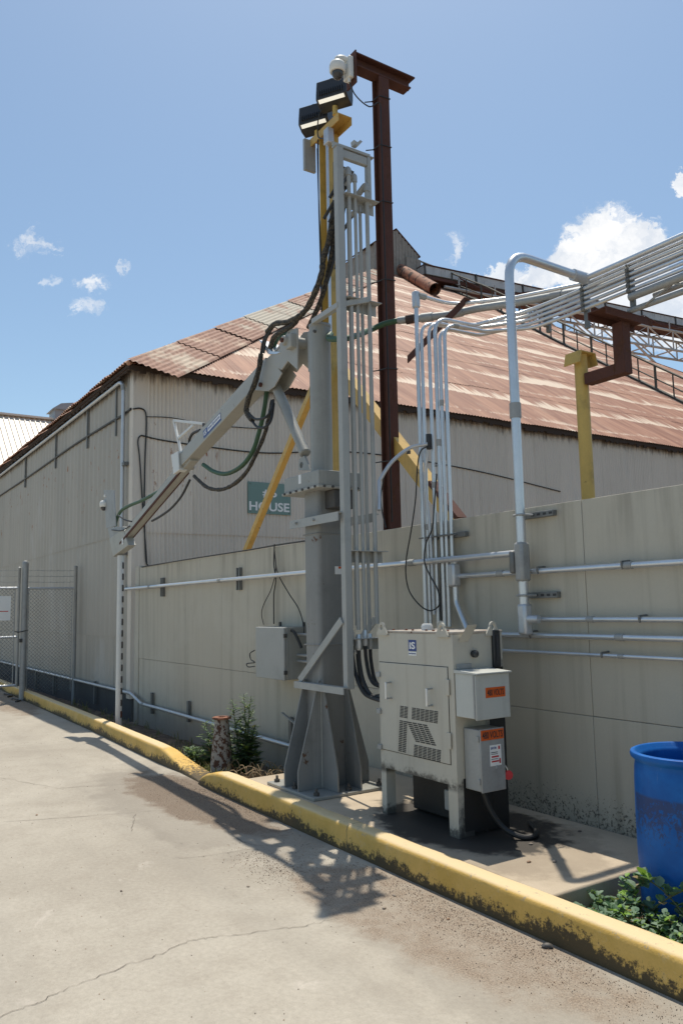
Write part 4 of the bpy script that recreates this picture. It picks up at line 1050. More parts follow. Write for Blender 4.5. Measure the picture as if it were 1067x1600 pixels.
for z in (4.935, 4.06, 2.03, 1.36):
    b0 = MB().angle((RX-.03, 3.408, z), (RX-.03, 3.735, z), .09, .006, (1, 0, 0), (0, 0, -1)).build('crosspiece', 'rack_grey', rack)
# arms to the mast and the pedestal
MB().beam((PXC+.03, 3.42, 4.02), (RX, 3.36, 3.99), .045, .045).build('top_arm', 'rack_grey', rack, bevel=.003)
MB().beam((RX, 3.36, 3.99), (RX+.06, 3.60, 4.06), .03, .045).build('top_arm', 'rack_grey', rack, bevel=.003)
MB().angle((PXC-.22, PYC-S-.075, 2.33), (RX+.0, PYC-S-.075, 2.33), .07, .008, (0, 1, 0), (0, 0, -1)).build('middle_arm', 'rack_grey', rack)
MB().angle((PXC-.2, PYC+S+.005, 2.33), (RX+.0, PYC+S+.005, 2.33), .07, .008, (0, 1, 0), (0, 0, -1)).build('middle_arm', 'rack_grey', rack)
MB().angle((PXC-.18, PYC-S-.075, 1.00), (RX+.03, PYC-S-.075, 1.00), .052, .009, (0, 1, 0), (0, 0, -1)).build('lower_arm', 'rack_grey', rack)
MB().beam((PXC-.14, PYC-S-.045, 1.005), (RX-.02, PYC-S-.045, 1.50), .012, .06, (0, 0, 1)).build('knee_brace', 'rack_grey', rack, bevel=.002)
MB().beam((PXC-.14, PYC+S+.03, 1.005), (RX-.02, PYC+S+.03, 1.50), .012, .06, (0, 0, 1)).build('knee_brace', 'rack_grey', rack, bevel=.002)
for dx in (-.1, .18): MB().lathe([(.011, 0), (.011, .02)], (PXC+dx, PYC-S-.076, 2.30), axis=(0, -1, 0), seg=6).build('bolt', 'galv_dull', rack)
# black hoses from the tube ends to the cabinet
for i, (y, dx, zt_, r_) in enumerate(tubes[:5]):
    p = V(RX+dx, y, 1.30-.03*(i % 3))
    f = MB().lathe([(r_*1.1, 0), (r_*1.5, .02), (r_*1.5, .09), (r_*1.1, .12)], p, seg=8).build('fitting', 'galv_bright', rack)
    P = catmull([p+V(0, 0, .02), p+V(0.01, 0, -.10), p+V(.06, .0, -.24), p+V(.17, .0, -.35+.02*i), V(-4.72, 3.42+.05*i, .92+.035*i)], 7)
    MB().tube(P, .0145, 8).build('jumper_hose', 'black_rubber', rack)

# ================================================================== HYDRAULIC CABINET
CX0, CX1, CYF, CYB, CZ0, CZ1 = -4.70, -3.895, 3.37, 3.80, .166, 1.425
cab = thing('hydraulic_cabinet', ((CX0+CX1)/2, 3.58, .166), 'grey steel hydraulic power cabinet with lifting eyes standing on oily slab', 'cabinet')
LEGZ = .478
m = MB(); m.box2((CX0, CYF, LEGZ), (CX1, CYB, CZ1-.012)); m.build('body', 'cabinet_grey', cab, bevel=.0015)
m = MB(); m.box2((CX0-.004, CYF-.004, CZ1-.011), (CX1+.004, CYB+.004, CZ1+.004)); m.build('top_plate', 'cabinet_top', cab, bevel=.003)
for (x0_, x1_, y0_, y1_, mm) in ((CX0, CX0+.058, CYF, CYF+.08, 'cabinet_grey'), (CX1-.09, CX1, CYF, CYF+.13, 'cabinet_grey'), (CX0, CX0+.075, CYB-.08, CYB, 'oil_soot'), (CX1-.1, CX1, CYB-.08, CYB, 'oil_soot')):
    m = MB(); m.box2((x0_+.001, y0_+.001, CZ0), (x1_-.001, y1_-.001, LEGZ-.001)); m.build('leg', mm, cab)
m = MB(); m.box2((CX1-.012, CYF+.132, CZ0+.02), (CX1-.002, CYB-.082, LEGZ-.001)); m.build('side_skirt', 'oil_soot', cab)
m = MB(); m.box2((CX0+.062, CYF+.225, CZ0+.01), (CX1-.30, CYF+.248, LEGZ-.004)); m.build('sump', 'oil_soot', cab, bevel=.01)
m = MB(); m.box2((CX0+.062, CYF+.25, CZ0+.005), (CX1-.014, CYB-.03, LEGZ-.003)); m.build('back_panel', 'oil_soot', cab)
m = MB(); m.box2((CX1-.29, CYF+.13, CZ0+.10), (CX1-.13, CYF+.24, LEGZ-.08)); m.build('filter_box', 'galv_dull', cab, bevel=.01)
def fp(u, v, d=0): return at(u, v, Y=CYF-d)
# door
d0, d1, dz0, dz1 = CX0+.018, CX1-.135, .605, 1.205
m = MB(); m.box2((d0, CYF-.006, dz0), (CX1-.055, CYF-.0005, dz1)); door = m.build('door', 'cabinet_grey', cab, bevel=.0025)
m = MB(); m.box2((d0-.004, CYF-.0025, dz0-.004), (CX1-.051, CYF-.0002, dz1+.004)); m.build('door_gap', 'seam_dark', cab)
for zz in (1.10, .845, .60):
    MB().box2((CX0-.014, CYF-.02, zz), (CX0+.03, CYF-.0065, zz+.035)).build('hinge', 'galv_dull', door, bevel=.003)
for zz in (1.03, .70):
    MB().box2((CX1-.075, CYF-.013, zz), (CX1-.035, CYF-.0065, zz+.10)).build('latch', 'cabinet_grey', door, bevel=.003)
for (ux, z0, z1) in ((at(612, 1085, Y=CYF).x, .96, 1.075), (at(676, 1095, Y=CYF).x, .95, 1.065)):
    o = MB().box2((ux-.009, CYF-.055, z0), (ux+.009, CYF-.048, z1)).build('handle', 'galv_bright', door, bevel=.002)
    for zz in (z0+.004, z1-.004): MB().box2((ux-.009, CYF-.048, zz-.004), (ux+.009, CYF-.0065, zz+.004)).build('handle_leg', 'galv_dull', o)
# louvre slots punched in the shape of a mark
sl = MB()
def slots(x0, z0, x1, z1, nc, nr, skew=0.0, sh=.12):
    cw = (x1-x0)/nc; rh = (z1-z0)/nr
    for j in range(nr):
        for i in range(nc):
            zz = z0+(j+.5)*rh; xx = x0+(i+.5)*cw + skew*(zz-z0) + sh*(zz-.83)
            sl.box((xx, CYF-.0065, zz), (cw*.84, .002, rh*.66))
bx = at(655, 1148, Y=CYF).x; bz = .758
slots(bx-.205, bz+.085, bx-.115, bz+.165, 2, 8)
slots(bx-.205, bz-.145, bx-.115, bz+.068, 2, 18)
slots(bx-.075, bz+.085, bx+.20, bz+.165, 6, 8)
slots(bx-.02, bz-.058, bx+.20, bz+.068, 4, 10, skew=-.85)
slots(bx-.035, bz-.155, bx+.245, bz-.075, 6, 8)
stuff(sl.build('louvre_slots', 'label_black', door, smooth=0))
# badge
lc = V(fp(644, 1008).x, CYF, 1.332)
decal(lc, .085, .075, 'label_blue', .0015, cab, 'badge', V(1, 0, 0), V(0, 0, 1), V(0, -1, 0))
letters('iS', 'sign_white', cab, lc+V(0, -.0022, 0), V(1, 0, 0), V(0, 0, 1), .048, .001, width=.062, bold=.03)
decal(lc+V(0, 0, -.054), .085, .026, 'sign_white', .0015, cab, 'badge', V(1, 0, 0), V(0, 0, 1), V(0, -1, 0))
letters('InterSystems', 'label_blue', cab, lc+V(0, -.0022, -.054), V(1, 0, 0), V(0, 0, 1), .013, .001, width=.076, bold=.01)
# lifting eyes
def eye(x, y, alongx):
    pts = []; w, h, r = .062, .082, .03
    prof = [(-w, 0), (-w, .01)] + [(-r*math.cos(a), .052+r*math.sin(a)) for a in [math.pi*k/8 for k in range(9)]] + [(w, .01), (w, 0)]
    hole = [(.017*math.cos(2*math.pi*k/12), .05+.017*math.sin(2*math.pi*k/12)) for k in range(12)]
    m = MB(); th = .007; n = len(prof)
    def P(a, z, t): return V(x+a, y+t, CZ1-.03+z*1.12) if alongx else V(x+t, y+a, CZ1-.03+z*1.12)
    # plate with a hole: connect the outline to the hole ring
    for t in (-th, th): m.v += [P(a, z, t) for a, z in prof] + [P(a, z, t) for a, z in hole]
    tot = n+12
    def ang(p): return math.atan2(p[1]-.05, p[0])
    for s_, o_ in ((0, 0), (1, tot)):
        order = sorted(range(n), key=lambda i: ang(prof[i])); ho = sorted(range(12), key=lambda i: ang(hole[i]))
        N = 48
        for q in range(N):
            a0 = -math.pi+2*math.pi*q/N; a1 = -math.pi+2*math.pi*(q+1)/N
            def near(idx, pp, a): return min(idx, key=lambda i: abs((ang(pp[i])-a+math.pi) % (2*math.pi)-math.pi))
            A, B2 = near(order, prof, a0), near(order, prof, a1); C_, D_ = n+near(ho, hole, a0), n+near(ho, hole, a1)
            f = [A+o_, B2+o_, D_+o_, C_+o_]; f2 = []
            for i in f:
                if i not in f2: f2.append(i)
            if len(f2) >= 3: m.f.append(tuple(f2 if s_ else reversed(f2)))
    for i in range(n): j = (i+1) % n; m.f.append((i, j, tot+j, tot+i))
    for i in range(12): j = (i+1) % 12; m.f.append((n+j, n+i, tot+n+i, tot+n+j))
    m.build('lifting_eye', 'cabinet_grey', cab, smooth=0)
eye(CX0+.068, CYF-.0115, True); eye(CX1-.085, CYF-.0115, True); eye(CX0+.20, CYB-.012, True); eye(CX1+.010, CYB-.09, False)
m = MB().lathe([(.04, 0), (.04, .03), (.03, .045), (.0, .046)], (CX0+.36, CYF+.16, CZ1+.004), seg=16); m.build('breather_cap', 'white_paint', cab)
for i in range(6): MB().lathe([(.009, 0), (.009, .009)], (CX0+.12+.11*i, CYF+.05+.03*(i % 2), CZ1+.004), seg=6).build('bolt', 'flange_rust', cab)
MB().prism([(CX1+.003, CYF+.05, 1.365), (CX1+.003, CYF+.13, 1.365), (CX1+.05, CYF+.17, 1.47), (CX1+.05, CYF+.09, 1.47)], (.004, -.008, .0)).build('side_bracket', 'cabinet_grey', cab)
MB().lathe([(.018, 0), (.024, .01), (.024, .035), (.012, .045)], (CX1, 3.535, 1.285), axis=(1, 0, 0), seg=10).build('knob', 'black_plastic', cab)
g_ = MB().box2((CX1+.001, 3.70, 1.19), (CX1+.026, 3.76, 1.43)).build('level_gauge', 'black_plastic', cab, bevel=.006)
MB().box2((CX1+.027, 3.72, 1.23), (CX1+.031, 3.74, 1.40)).build('sight_glass', 'smoked_plastic', g_)
MB().box2((CX1+.0005, 3.66, .20), (CX1+.002, 3.795, 1.19)).build('oil_run', 'oil_soot', cab)
MB().box2((CX1+.0005, 3.42, .20), (CX1+.0015, 3.655, .52)).build('oil_run', 'oil_soot', cab)
# junction box, 480 V
jb = thing('junction_box', (-3.79, 3.52, .9), 'pale grey hinged electrical box with orange voltage label on cabinet side', 'electrical box')
JX = -3.70; JY0, JY1 = 3.375, 3.655
MB().box2((CX1+.006, JY0, .905), (JX-.012, JY1, 1.172)).build('body', 'box_grey', jb, bevel=.004)
dj = MB().box2((JX-.0115, JY0-.002, .898), (JX, JY1+.002, 1.17)).build('door', 'box_grey', jb, bevel=.003)
MB().prism([(CX1+.006, JY0-.008, 1.173), (JX+.018, JY0-.008, 1.173), (JX+.018, JY0-.008, 1.181), (CX1+.006, JY0-.008, 1.193)], (0, JY1-JY0+.016, 0)).build('drip_hood', 'box_grey', jb)
MB().tube([(JX-.014, JY0-.004, .91), (JX-.014, JY0-.004, 1.165)], .006, 8).build('hinge', 'galv_dull', jb)
cl = V(JX, 3.535, 1.058); Yv, Zv, Xv = V(0, 1, 0), V(0, 0, 1), V(1, 0, 0)
decal(cl, .165, .062, 'label_orange', .0015, jb, 'voltage_label', Yv, Zv, Xv)
letters('480 VOLTS', 'label_black', jb, cl+V(.0022, 0, 0), Yv, Zv, .038, .001, width=.14, bold=.012)
MB().box2((CX1+.001, JY0+.02, 1.195), (CX1+.012, JY0+.14, 1.225)).build('mounting_tab', 'galv_dull', jb, bevel=.002)
# safety switch below it
ds = thing('safety_switch', (-3.80, 3.53, .46), 'tall grimy steel safety switch with red padlock tag below the electrical box', 'switch box')
DX = -3.735; DY0, DY1 = 3.43, 3.625
MB().box2((CX1+.006, DY0, .462), (DX-.01, DY1, .832)).build('body', 'galv_dull', ds, bevel=.006)
MB().box2((DX-.0095, DY0-.002, .458), (DX, DY1+.002, .836)).build('door', 'galv_dull', ds, bevel=.003)
for zz in (.505, .76): MB().box2((DX-.03, DY0-.012, zz), (DX-.012, DY0-.0005, zz+.035)).build('latch', 'galv_dull', ds, bevel=.002)
c2 = V(DX, (DY0+DY1)/2, .798)
decal(c2, .19, .062, 'label_orange', .0015, ds, 'voltage_label', Yv, Zv, Xv)
letters('480 VOLTS', 'label_black', ds, c2+V(.0022, 0, 0), Yv, Zv, .042, .001, width=.17, bold=.012)
c3 = V(DX, 3.548, .672)
decal(c3, .095, .125, 'sign_white', .0015, ds, 'rating_plate', Yv, Zv, Xv)
letters('EATON', 'label_blue', ds, c3+V(.0022, -.016, .044), Yv, Zv, .015, .001, width=.046, bold=.02)
for (dy, dz, w_, h_, mm) in ((.03, .044, .014, .02, 'label_red'), (-.01, .018, .055, .004, 'label_black'), (-.01, .008, .055, .003, 'label_black'), (-.005, -.008, .06, .009, 'label_red'), (-.005, -.036, .06, .009, 'label_red'), (.034, -.036, .012, .03, 'label_red'), (-.01, -.022, .055, .003, 'label_black')):
    decal(c3+V(0, dy, dz), w_, h_, mm, .0025, ds, 'plate_print', Yv, Zv, Xv)
MB().lathe([(.009, 0), (.009, .006)], (DX, 3.548, .60), axis=(1, 0, 0), seg=8).build('screw', 'galv_bright', ds)
MB().prism([(DX-.05, DY1+.003, .60), (DX-.05, DY1+.003, .76), (DX-.05, DY1+.03, .74), (DX-.05, DY1+.035, .64), (DX-.05, DY1+.02, .58)], (.02, 0, 0)).build('switch_handle', 'black_plastic', ds, bevel=.003)
MB().tube(catmull([(DX-.035, DY1+.025, .60), (DX-.02, DY1+.035, .575), (DX-.02, DY1+.04, .555)]), .004, 6).build('lock_shackle', 'galv_bright', ds)
MB().lathe([(.028, 0), (.03, .008), (.028, .022), (.014, .024)], (DX-.03, DY1+.045, .535), axis=(.9, -.3, 0), seg=16).build('padlock', 'tag_red', ds)
o = MB().tube(catmull([(CX1+.08, 3.50, .47), (CX1+.10, 3.54, .34), (CX1+.15, 3.60, .23), (CX1+.24, 3.66, .185), (CX1+.27, 3.74, .185), (CX1+.19, 3.84, .185), (CX1+.05, 3.93, .185)]), .017, 10).build('power_cable', 'black_rubber')
tag(o, 'fat black power cable curling from the safety switch to the slab', 'cable')

# ================================================================== WALL CONTROL BOX
cb = thing('control_box', (-7.5, 4.08, .87), 'grey steel control box hung on the wall behind the crane pedestal', 'electrical box')
bx0, bx1, by0 = -7.80, -7.17, 3.97
MB().box2((bx0+.01, by0+.03, .875), (bx1, WY-.004, 1.405)).build('body', 'crane_grey', cb, bevel=.006)
bd = MB().box2((bx0, by0, .87), (bx1-.005, by0+.028, 1.402)).build('door', 'rack_grey', cb, bevel=.006)
for zz in (.93, 1.30): MB().box2((bx1-.006, by0-.006, zz), (bx1+.012, by0+.03, zz+.04)).build('hinge', 'dark_steel', cb, bevel=.002)
for xx in (bx0+.06, bx1-.06): MB().box2((xx-.015, WY-.02, 1.404), (xx+.015, WY-.005, 1.45)).build('mounting_foot', 'dark_steel', cb, bevel=.002)
for zz in (1.06, 1.12, 1.33): MB().tube([(bx1, 4.13, zz), (bx1+.42, 4.13, zz)], .014, 8).build('stub_conduit', 'galv_dull', cb)
MB().tube(catmull([(bx1+.002, 4.06, 1.37), (bx1+.06, 4.05, 1.36), (bx1+.11, 4.06, 1.30), (bx1+.16, 4.08, 1.20)]), .016, 8).build('pigtail', 'black_rubber', cb)
MB().tube(catmull([at(398, 1016, Y=4.0), at(391, 1021, Y=4.0), at(392, 1030, Y=4.0), at(398, 1035, Y=4.0), at(386, 1037, Y=4.0), at(388, 1042, Y=4.0), at(398, 1041, Y=4.0)]), .006, 6).build('loose_lead', 'black_rubber', cb)

# ================================================================== YELLOW FLOODLIGHT POLE
FX, FY = -7.14, 4.60
pole = thing('floodlight_pole', (FX, FY, -.3), 'tall yellow steel pole with two slanting braces behind the wall', 'pole')
m = MB(); hw = .078
for s in (-1, 1): m.box2((FX+s*hw-.006, FY-hw, -.3), (FX+s*hw+.006, FY+hw, 6.92))
m.box2((FX-hw+.007, FY-.006, -.3), (FX+hw-.007, FY+.006, 6.92)); m.build('post', 'yellow_mossy', pole)
# head channel along x
m = MB(); a, b = V(-7.42, FY, 6.99), V(-6.80, FY, 6.99)
m.box2((a.x, FY-.09, 6.98), (b.x, FY+.09, 6.992)); m.box2((a.x, FY-.09, 6.90), (b.x, FY-.078, 6.979)); m.box2((a.x, FY+.078, 6.90), (b.x, FY+.09, 6.979)); m.build('head_channel', 'yellow_paint', pole)
MB().box2((FX-.26-.03, FY-.17, 6.60), (FX-.25, FY-.02, 6.98)).build('tag_plate', 'galv_dull', pole, bevel=.003)
MB().box2((FX+.09, FY-.13, 6.72), (FX+.19, FY-.05, 6.90)).build('splice_box', 'galv', pole, bevel=.008)
MB().tube([(FX+.12, FY-.10, 6.72), (FX+.12, FY-.10, 4.45)], .016, 8).build('drop_conduit', 'galv_bright', pole)
for k_ in range(3):
    P = catmull([V(FX-.085-.01*k_, FY-.09, 6.9-.05*k_), V(FX-.10, FY-.085, 6.2), V(FX-.085+.015*math.sin(k_), FY-.085, 5.4), V(FX-.085, FY-.08, 4.6)], 5)
    MB().tube(P, .007, 6).build('drop_cable', 'black_rubber', pole)
# braces
bl0, bl1 = at(385, 858, Y=FY), at(478, 632, Y=FY)
def anglebar(a, b, w, mm, parent, name='brace'):
    return MB().angle(a, b, w, .010, (0, 1, 0), ((b-a).normalized().cross(V(0, 1, 0)))).build(name, mm, parent)
d_ = (bl1-bl0).normalized(); anglebar(bl0-d_*.2, bl1+d_*.35, .072, 'yellow_paint', pole)
br1, br0 = at(516, 556, Y=FY), at(716, 812, Y=FY)
d_ = (br0-br1).normalized(); anglebar(br0+d_*.0, br1-d_*.08, .125, 'yellow_paint', pole)
m = MB(); m.beam(br0-d_*.5+V(0, .02, .02), br0+d_*.02+V(0, .02, .02), .11, .04); m.build('brace_foot', 'rust_steel', pole)
for t in (.22, .68): p = br1.lerp(br0, t)+V(0, -.02, .04); MB().lathe([(.02, 0), (.02, .03)], p, seg=6).build('bolt', 'dark_steel', pole)
def floodlight(c, label):
    t = thing('floodlight', c-V(0, 0, .2), label, 'floodlight')
    th = math.radians(33); wd = V(math.cos(th), math.sin(th), 0); nf = V(math.sin(th), -math.cos(th), 0)
    def P(a, f, z): return c+wd*a+nf*f+V(0, 0, z)
    w = .185
    prof = [(-.09, .165), (.09, .165), (.112, .0), (.115, -.062), (.035, -.112), (-.07, -.125), (-.09, -.05)]
    MB().prism([P(-w, f, z) for f, z in prof], wd*(2*w)).build('housing', 'black_plastic', t, bevel=.008)
    ln = (V(0, 0, -1)*.6 + nf*.8).normalized()
    q = [P(-w+.03, .108, -.066), P(w-.03, .108, -.066), P(w-.03, .072, -.089), P(-w+.03, .072, -.089)]
    nn2 = (q[1]-q[0]).cross(q[2]-q[1]).normalized()
    if nn2.dot(nf) < 0: nn2 = -nn2
    MB().prism([p+nn2*.003 for p in q], nn2*.006).build('lens', 'lamp_lens', t)
    for k_ in range(11):
        a = -w+.05+k_*(2*w-.1)/10
        p0_, p1_ = P(a, .112, .035), P(a, .119, -.03)
        MB().beam(p0_, p1_, .010, .03, nf).build('fin', 'black_plastic', t)
    MB().lathe([(.04, 0), (.04, .004)], P(.0, .088, .12)+nf*.004, axis=nf, seg=18).build('cover_plate', 'black_plastic', t)
    MB().lathe([(.030, -.225), (.030, -.12)], c, seg=12).build('slip_fitter', 'yellow_mossy', t)
    return t
f1 = floodlight(V(-6.965, FY-.02, 7.30), 'upper black floodlight with lit lens at the right end of the pole head')
f2 = floodlight(V(-7.355, FY-.02, 7.215), 'lower black floodlight with lit lens overlapped by the other one')
o = MB().tube(catmull([V(-7.02, 4.5, 7.22), V(-7.13, 4.47, 7.12), V(-7.18, 4.48, 6.98), V(-7.16, 4.48, 6.88), V(-7.04, 4.48, 6.80)]), .008, 6).build('lamp_lead', 'black_rubber', pole)

# ================================================================== RUSTY CAMERA POST
QX, QY = -6.135, 4.60
rp = thing('camera_post', (QX, QY, -.3), 'tall rust brown steel post with crossbar standing behind the wall', 'post')
m = MB(); h = .062
m.box2((QX+h-.012, QY-h, -.3), (QX+h, QY+h, 7.0)); m.box2((QX-h, QY-h, -.3), (QX-h+.012, QY+h, 7.0)); m.box2((QX-h+.0125, QY-.02, -.3), (QX+h-.0125, QY-.006, 7.0)); m.build('post', 'rust_steel', rp)
m = MB(); m.box2((QX-.075, 4.25, 7.125), (QX+.075, 5.0, 7.14)); m.box2((QX-.006, 4.26, 7.016), (QX+.006, 4.97, 7.1245)); m.box2((QX-.065, 4.27, 7.001), (QX+.065, 4.95, 7.0155)); m.build('crossbar', 'rust_steel', rp)
m = MB(); m.box2((QX-.085, 4.235, 6.80), (QX+.085, 4.249, 7.15)); m.build('end_plate', 'rust_steel', rp)
for z in (6.78, 6.25, 5.65, 4.83, 3.92, 3.0):
    MB().tube([(QX-h-.006, QY-h-.006, z), (QX+h+.006, QY-h-.006, z-.012), (QX+h+.006, QY+h+.006, z), (QX-h-.006, QY+h+.006, z), (QX-h-.006, QY-h-.006, z)], .0055, 6).build('cable_tie', 'black_rubber', rp)
    MB().tube([(QX-h-.006, QY-h-.006, z), (QX-h-.04, QY-h-.07, z-.01)], .006, 6).build('tie_tail', 'black_rubber', rp)
MB().tube(catmull([(QX+.02, 4.19, 6.84), (QX+.05, 4.25, 6.68), (QX+.07, 4.40, 6.60), (QX+.072, 4.53, 6.68), (QX+.066, 4.545, 6.4), (QX+.066, 4.55, 5.0), (QX+.066, 4.55, 2.4)]), .0065, 6).build('camera_cable', 'black_rubber', rp)
dome = thing('dome_camera', (QX, 4.12, 6.8), 'white dome security camera on the end of the rusty crossbar', 'camera')
dc_ = V(QX-.02, 4.085, 6.965)
MB().box2((QX-.06, 4.175, 6.86), (QX+.06, 4.234, 7.09)).build('mount_box', 'camera_white', dome, bevel=.012)
MB().tube(catmull([V(QX, 4.19, 7.06), V(QX-.01, 4.14, 7.075), V(QX-.02, 4.09, 7.055), V(QX-.02, 4.085, 7.0)]), .032, 10).build('arm', 'camera_white', dome)
MB().lathe([(.0, .065), (.045, .06), (.072, .04), (.082, .01), (.082, -.045), (.072, -.06)], dc_, seg=22).build('housing', 'camera_white', dome)
MB().lathe([(.058, -.06), (.056, -.085), (.04, -.115), (.015, -.13), (.0, -.131)], dc_, seg=22).build('dome', 'smoked_plastic', dome)
MB().lathe([(.018, 0), (.018, .05)], (QX+.02, 4.195, 6.815), seg=10).build('gland', 'camera_white', dome)
# bare rusty angle bar jutting from the post
a, b = at(636, 556, Y=4.50), at(725, 464, Y=4.52)
o = MB().angle(a, b, .07, .010, (0, 1, 0), (0, 0, -1)).build('outrigger_bar', 'rust_steel'); tag(o, 'slanting dark rusty angle bar crossing behind the camera post', 'bar')

# ================================================================== GREEN HOSE TO PIPE, behind the rack
o = MB().tube(catmull([V(PXC+.08, PYC+.06, 3.92), at(515, 529, X=-5.4), at(545, 528, X=-5.2), at(575, 517, Y=4.1), at(600, 506, Y=4.25), at(622, 501, Y=4.35)], 7), .026, 10).build('transfer_hose', 'green_hose')
tag(o, 'green hose bridging from the mast to the galvanised pipe', 'hose')
CONDS = 'galvanised conduits on the wall and overhead'
def conduit(pts, r, label, bend=.12, m='galv_bright', name='conduit', couplings=(), seg=12, group=None):
    P = fillet(pts, bend)
    o = MB().tube(P, r, seg).build(name, m); tag(o, label, 'conduit', group)
    L = sum((b_-a_).length for a_, b_ in zip(P, P[1:]))
    for f in couplings:
        s = f*L; i = 0
        while s > (P[i+1]-P[i]).length and i < len(P)-2: s -= (P[i+1]-P[i]).length; i += 1
        d = (P[i+1]-P[i]).normalized(); p = P[i]+d*s
        MB().tube([p-d*r*1.6, p+d*r*1.6], r*1.22, 12).build('coupling', 'galv_dull', o)
    return o
# steel transfer pipe that takes the hose and joins the overhead rack
tpipe = conduit([at(622, 501, Y=4.35), at(700, 492, Y=4.6), at(745, 482, Y=4.75), at(812, 472, Y=4.98), V(-3.9, 5.075, 4.07), V(3.5, 5.075, 4.07)], .034, 'thick dull steel pipe continuing the green hose toward the overhead rack', .3, 'galv_dull', couplings=(.03, .06, .16))
o = MB().tube([at(634, 500, Y=4.38), at(652, 497, Y=4.45)], .042, 10).build('rust_coupling', 'rust_pipe', tpipe)

# ================================================================== OVERHEAD CONDUIT RACK ALONG THE WALL
BY = 5.0
zs = [4.09, 4.05, 4.01, 3.968, 3.925]
XE = 3.5
# five risers from the cabinet up and over to the overhead rack
lab = ['outermost thin conduit riser above the cabinet bending to the overhead rack', 'conduit riser above the cabinet, paired close beside the outermost bend',
       'tallest bend of the conduit risers above the cabinet', 'slim conduit riser tucked behind the last bend above the cabinet', 'last conduit riser before the tall wall conduit, bending to the rack']
ris = [((665, 830), 648, 520, 0), ((676, 830), 668, 506, 1), ((686, 830), 684, 497, 2), ((696, 830), 696, 512, 3), ((704, 830), 700, 508, 4)]
ris = [((668, 830), 670, 500, 1), ((680, 830), 676, 502, 2), ((690, 830), 688, 495, 0), ((697, 832), 697, 510, 3), ((705, 830), 701, 505, 4)]
for i, ((u, v), ut, vt, zi) in enumerate(ris):
    p = at(u, v, Y=4.17); zt_ = at(ut, vt, Y=4.17).z+.02; ez = zs[zi]
    r_ = .0150 if i != 2 else .017
    sink = 1.43 if i < 4 else 1.9
    conduit([V(p.x, 4.17, sink), V(p.x, 4.17, zt_), V(p.x+.06, 4.55, zt_-.02), V(-4.62+.02*i, 4.93, ez-.02), V(-4.2, BY, ez), V(XE, BY, ez)], r_, lab[i], [.13, .2, .25, .25], couplings=(.07+.03*i,))
# sixth riser with a fitting on top
p = at(661, 830, Y=4.15); zt_ = at(645, 478, Y=4.15).z
r6 = conduit([V(p.x, 4.15, 1.43), V(p.x, 4.15, zt_)], .0175, 'straight riser above the cabinet capped by a square elbow fitting', .05)
c_ = V(p.x, 4.15, zt_)
MB().box(c_+V(0, 0, .04), (.055, .055, .15)).build('elbow_body', 'galv', r6, bevel=.012)
MB().tube([c_+V(0.01, .02, .08), c_+V(.02, .09, .075)], .028, 10).build('hub', 'galv_dull', r6)
conduit([c_+V(.02, .07, .076), c_+V(.05, .35, .05), V(-4.6, 4.8, 4.17), V(-4.0, BY+.01, 4.13), V(XE, BY+.01, 4.13)], .016, 'upper conduit running from the square elbow fitting to the overhead rack', .3)
# big bent conduit on the wall
BXc = -3.99
big = conduit([V(BXc, 4.12, 1.40), V(BXc, 4.12, 4.17), V(BXc, 4.93, 4.15)], .034, 'thick tall conduit with wide top bend clamped on the wall', .20, couplings=(.45,))
MB().tube([V(BXc, 4.82, 4.15), V(BXc, 4.97, 4.15)], .046, 14).build('end_hub', 'galv', big)
lb = V(BXc, 4.12, 1.79)
MB().box2((BXc-.040, 4.075, 1.75), (BXc+.040, 4.165, 2.03)).build('conduit_body', 'galv_dull', big, bevel=.02)
MB().box2((BXc-.075, 4.06, 1.81), (BXc-.035, 4.13, 1.97)).build('body_cover', 'zinc_dark', big, bevel=.015)
MB().box2((BXc-.040, 4.08, 1.38), (BXc+.040, 4.16, 1.60)).build('conduit_body', 'galv', big, bevel=.02)
MB().tube([V(BXc+.03, 4.12, 1.49), V(BXc+.11, 4.14, 1.49)], .03, 12).build('hub', 'galv', big)
# strut channels that hold it
for z, lb_ in ((2.22, 'upper slotted strut bracket holding the tall wall conduit'), (1.655, 'lower slotted strut bracket holding the tall wall conduit')):
    t = thing('strut_bracket', (BXc+.1, WY-.03, z), lb_, 'bracket')
    MB().box2((BXc-.07, WY-.043, z-.021), (BXc+.22, WY-.003, z+.021)).build('channel', 'zinc_dark', t, bevel=.003)
    for k_ in range(4): MB().box2((BXc-.0+.055*k_+.02, WY-.0445, z-.008), (BXc+.055*k_+.05, WY-.0435, z+.008)).build('slot', 'label_black', t)
    MB().tube([V(BXc-.05, WY-.06, z), V(BXc-.04, 4.095, z), V(BXc, 4.083, z), V(BXc+.04, 4.095, z), V(BXc+.05, WY-.06, z)], .008, 6).build('clamp', 'galv_dull', t)
# fat pipe of the overhead rack and the pipe truss that carries it
conduit([V(BXc-.05, 4.955, 4.15), V(BXc+.1, 4.955, 4.145), V(XE, 4.955, 4.14)], .024, 'bright conduit leaving the tall conduit hub along the top of the overhead rack', .05)
truss = thing('overhead_pipe_truss', (0, 5.0, 3.6), 'galvanised pipe truss with zigzag webs carrying the conduits over the wall', 'truss')
MB().tube([V(-3.62, BY, 3.872), V(XE+1, BY, 3.872)], .030, 12).build('chord', 'galv_dull', truss)
MB().tube([V(-3.66, BY+.03, 3.782), V(XE+1, BY+.03, 3.69)], .022, 10).build('chord', 'galv_dull', truss)
x = -3.5; k_ = 0
while x < XE:
    MB().tube([V(x, BY, 3.86 if k_ % 2 else 3.77-.012*k_*.22), V(x+.22, BY+.02, 3.77-.012*k_*.22 if k_ % 2 else 3.86)], .008, 6).build('web', 'galv_dull', truss); x += .22; k_ += 1
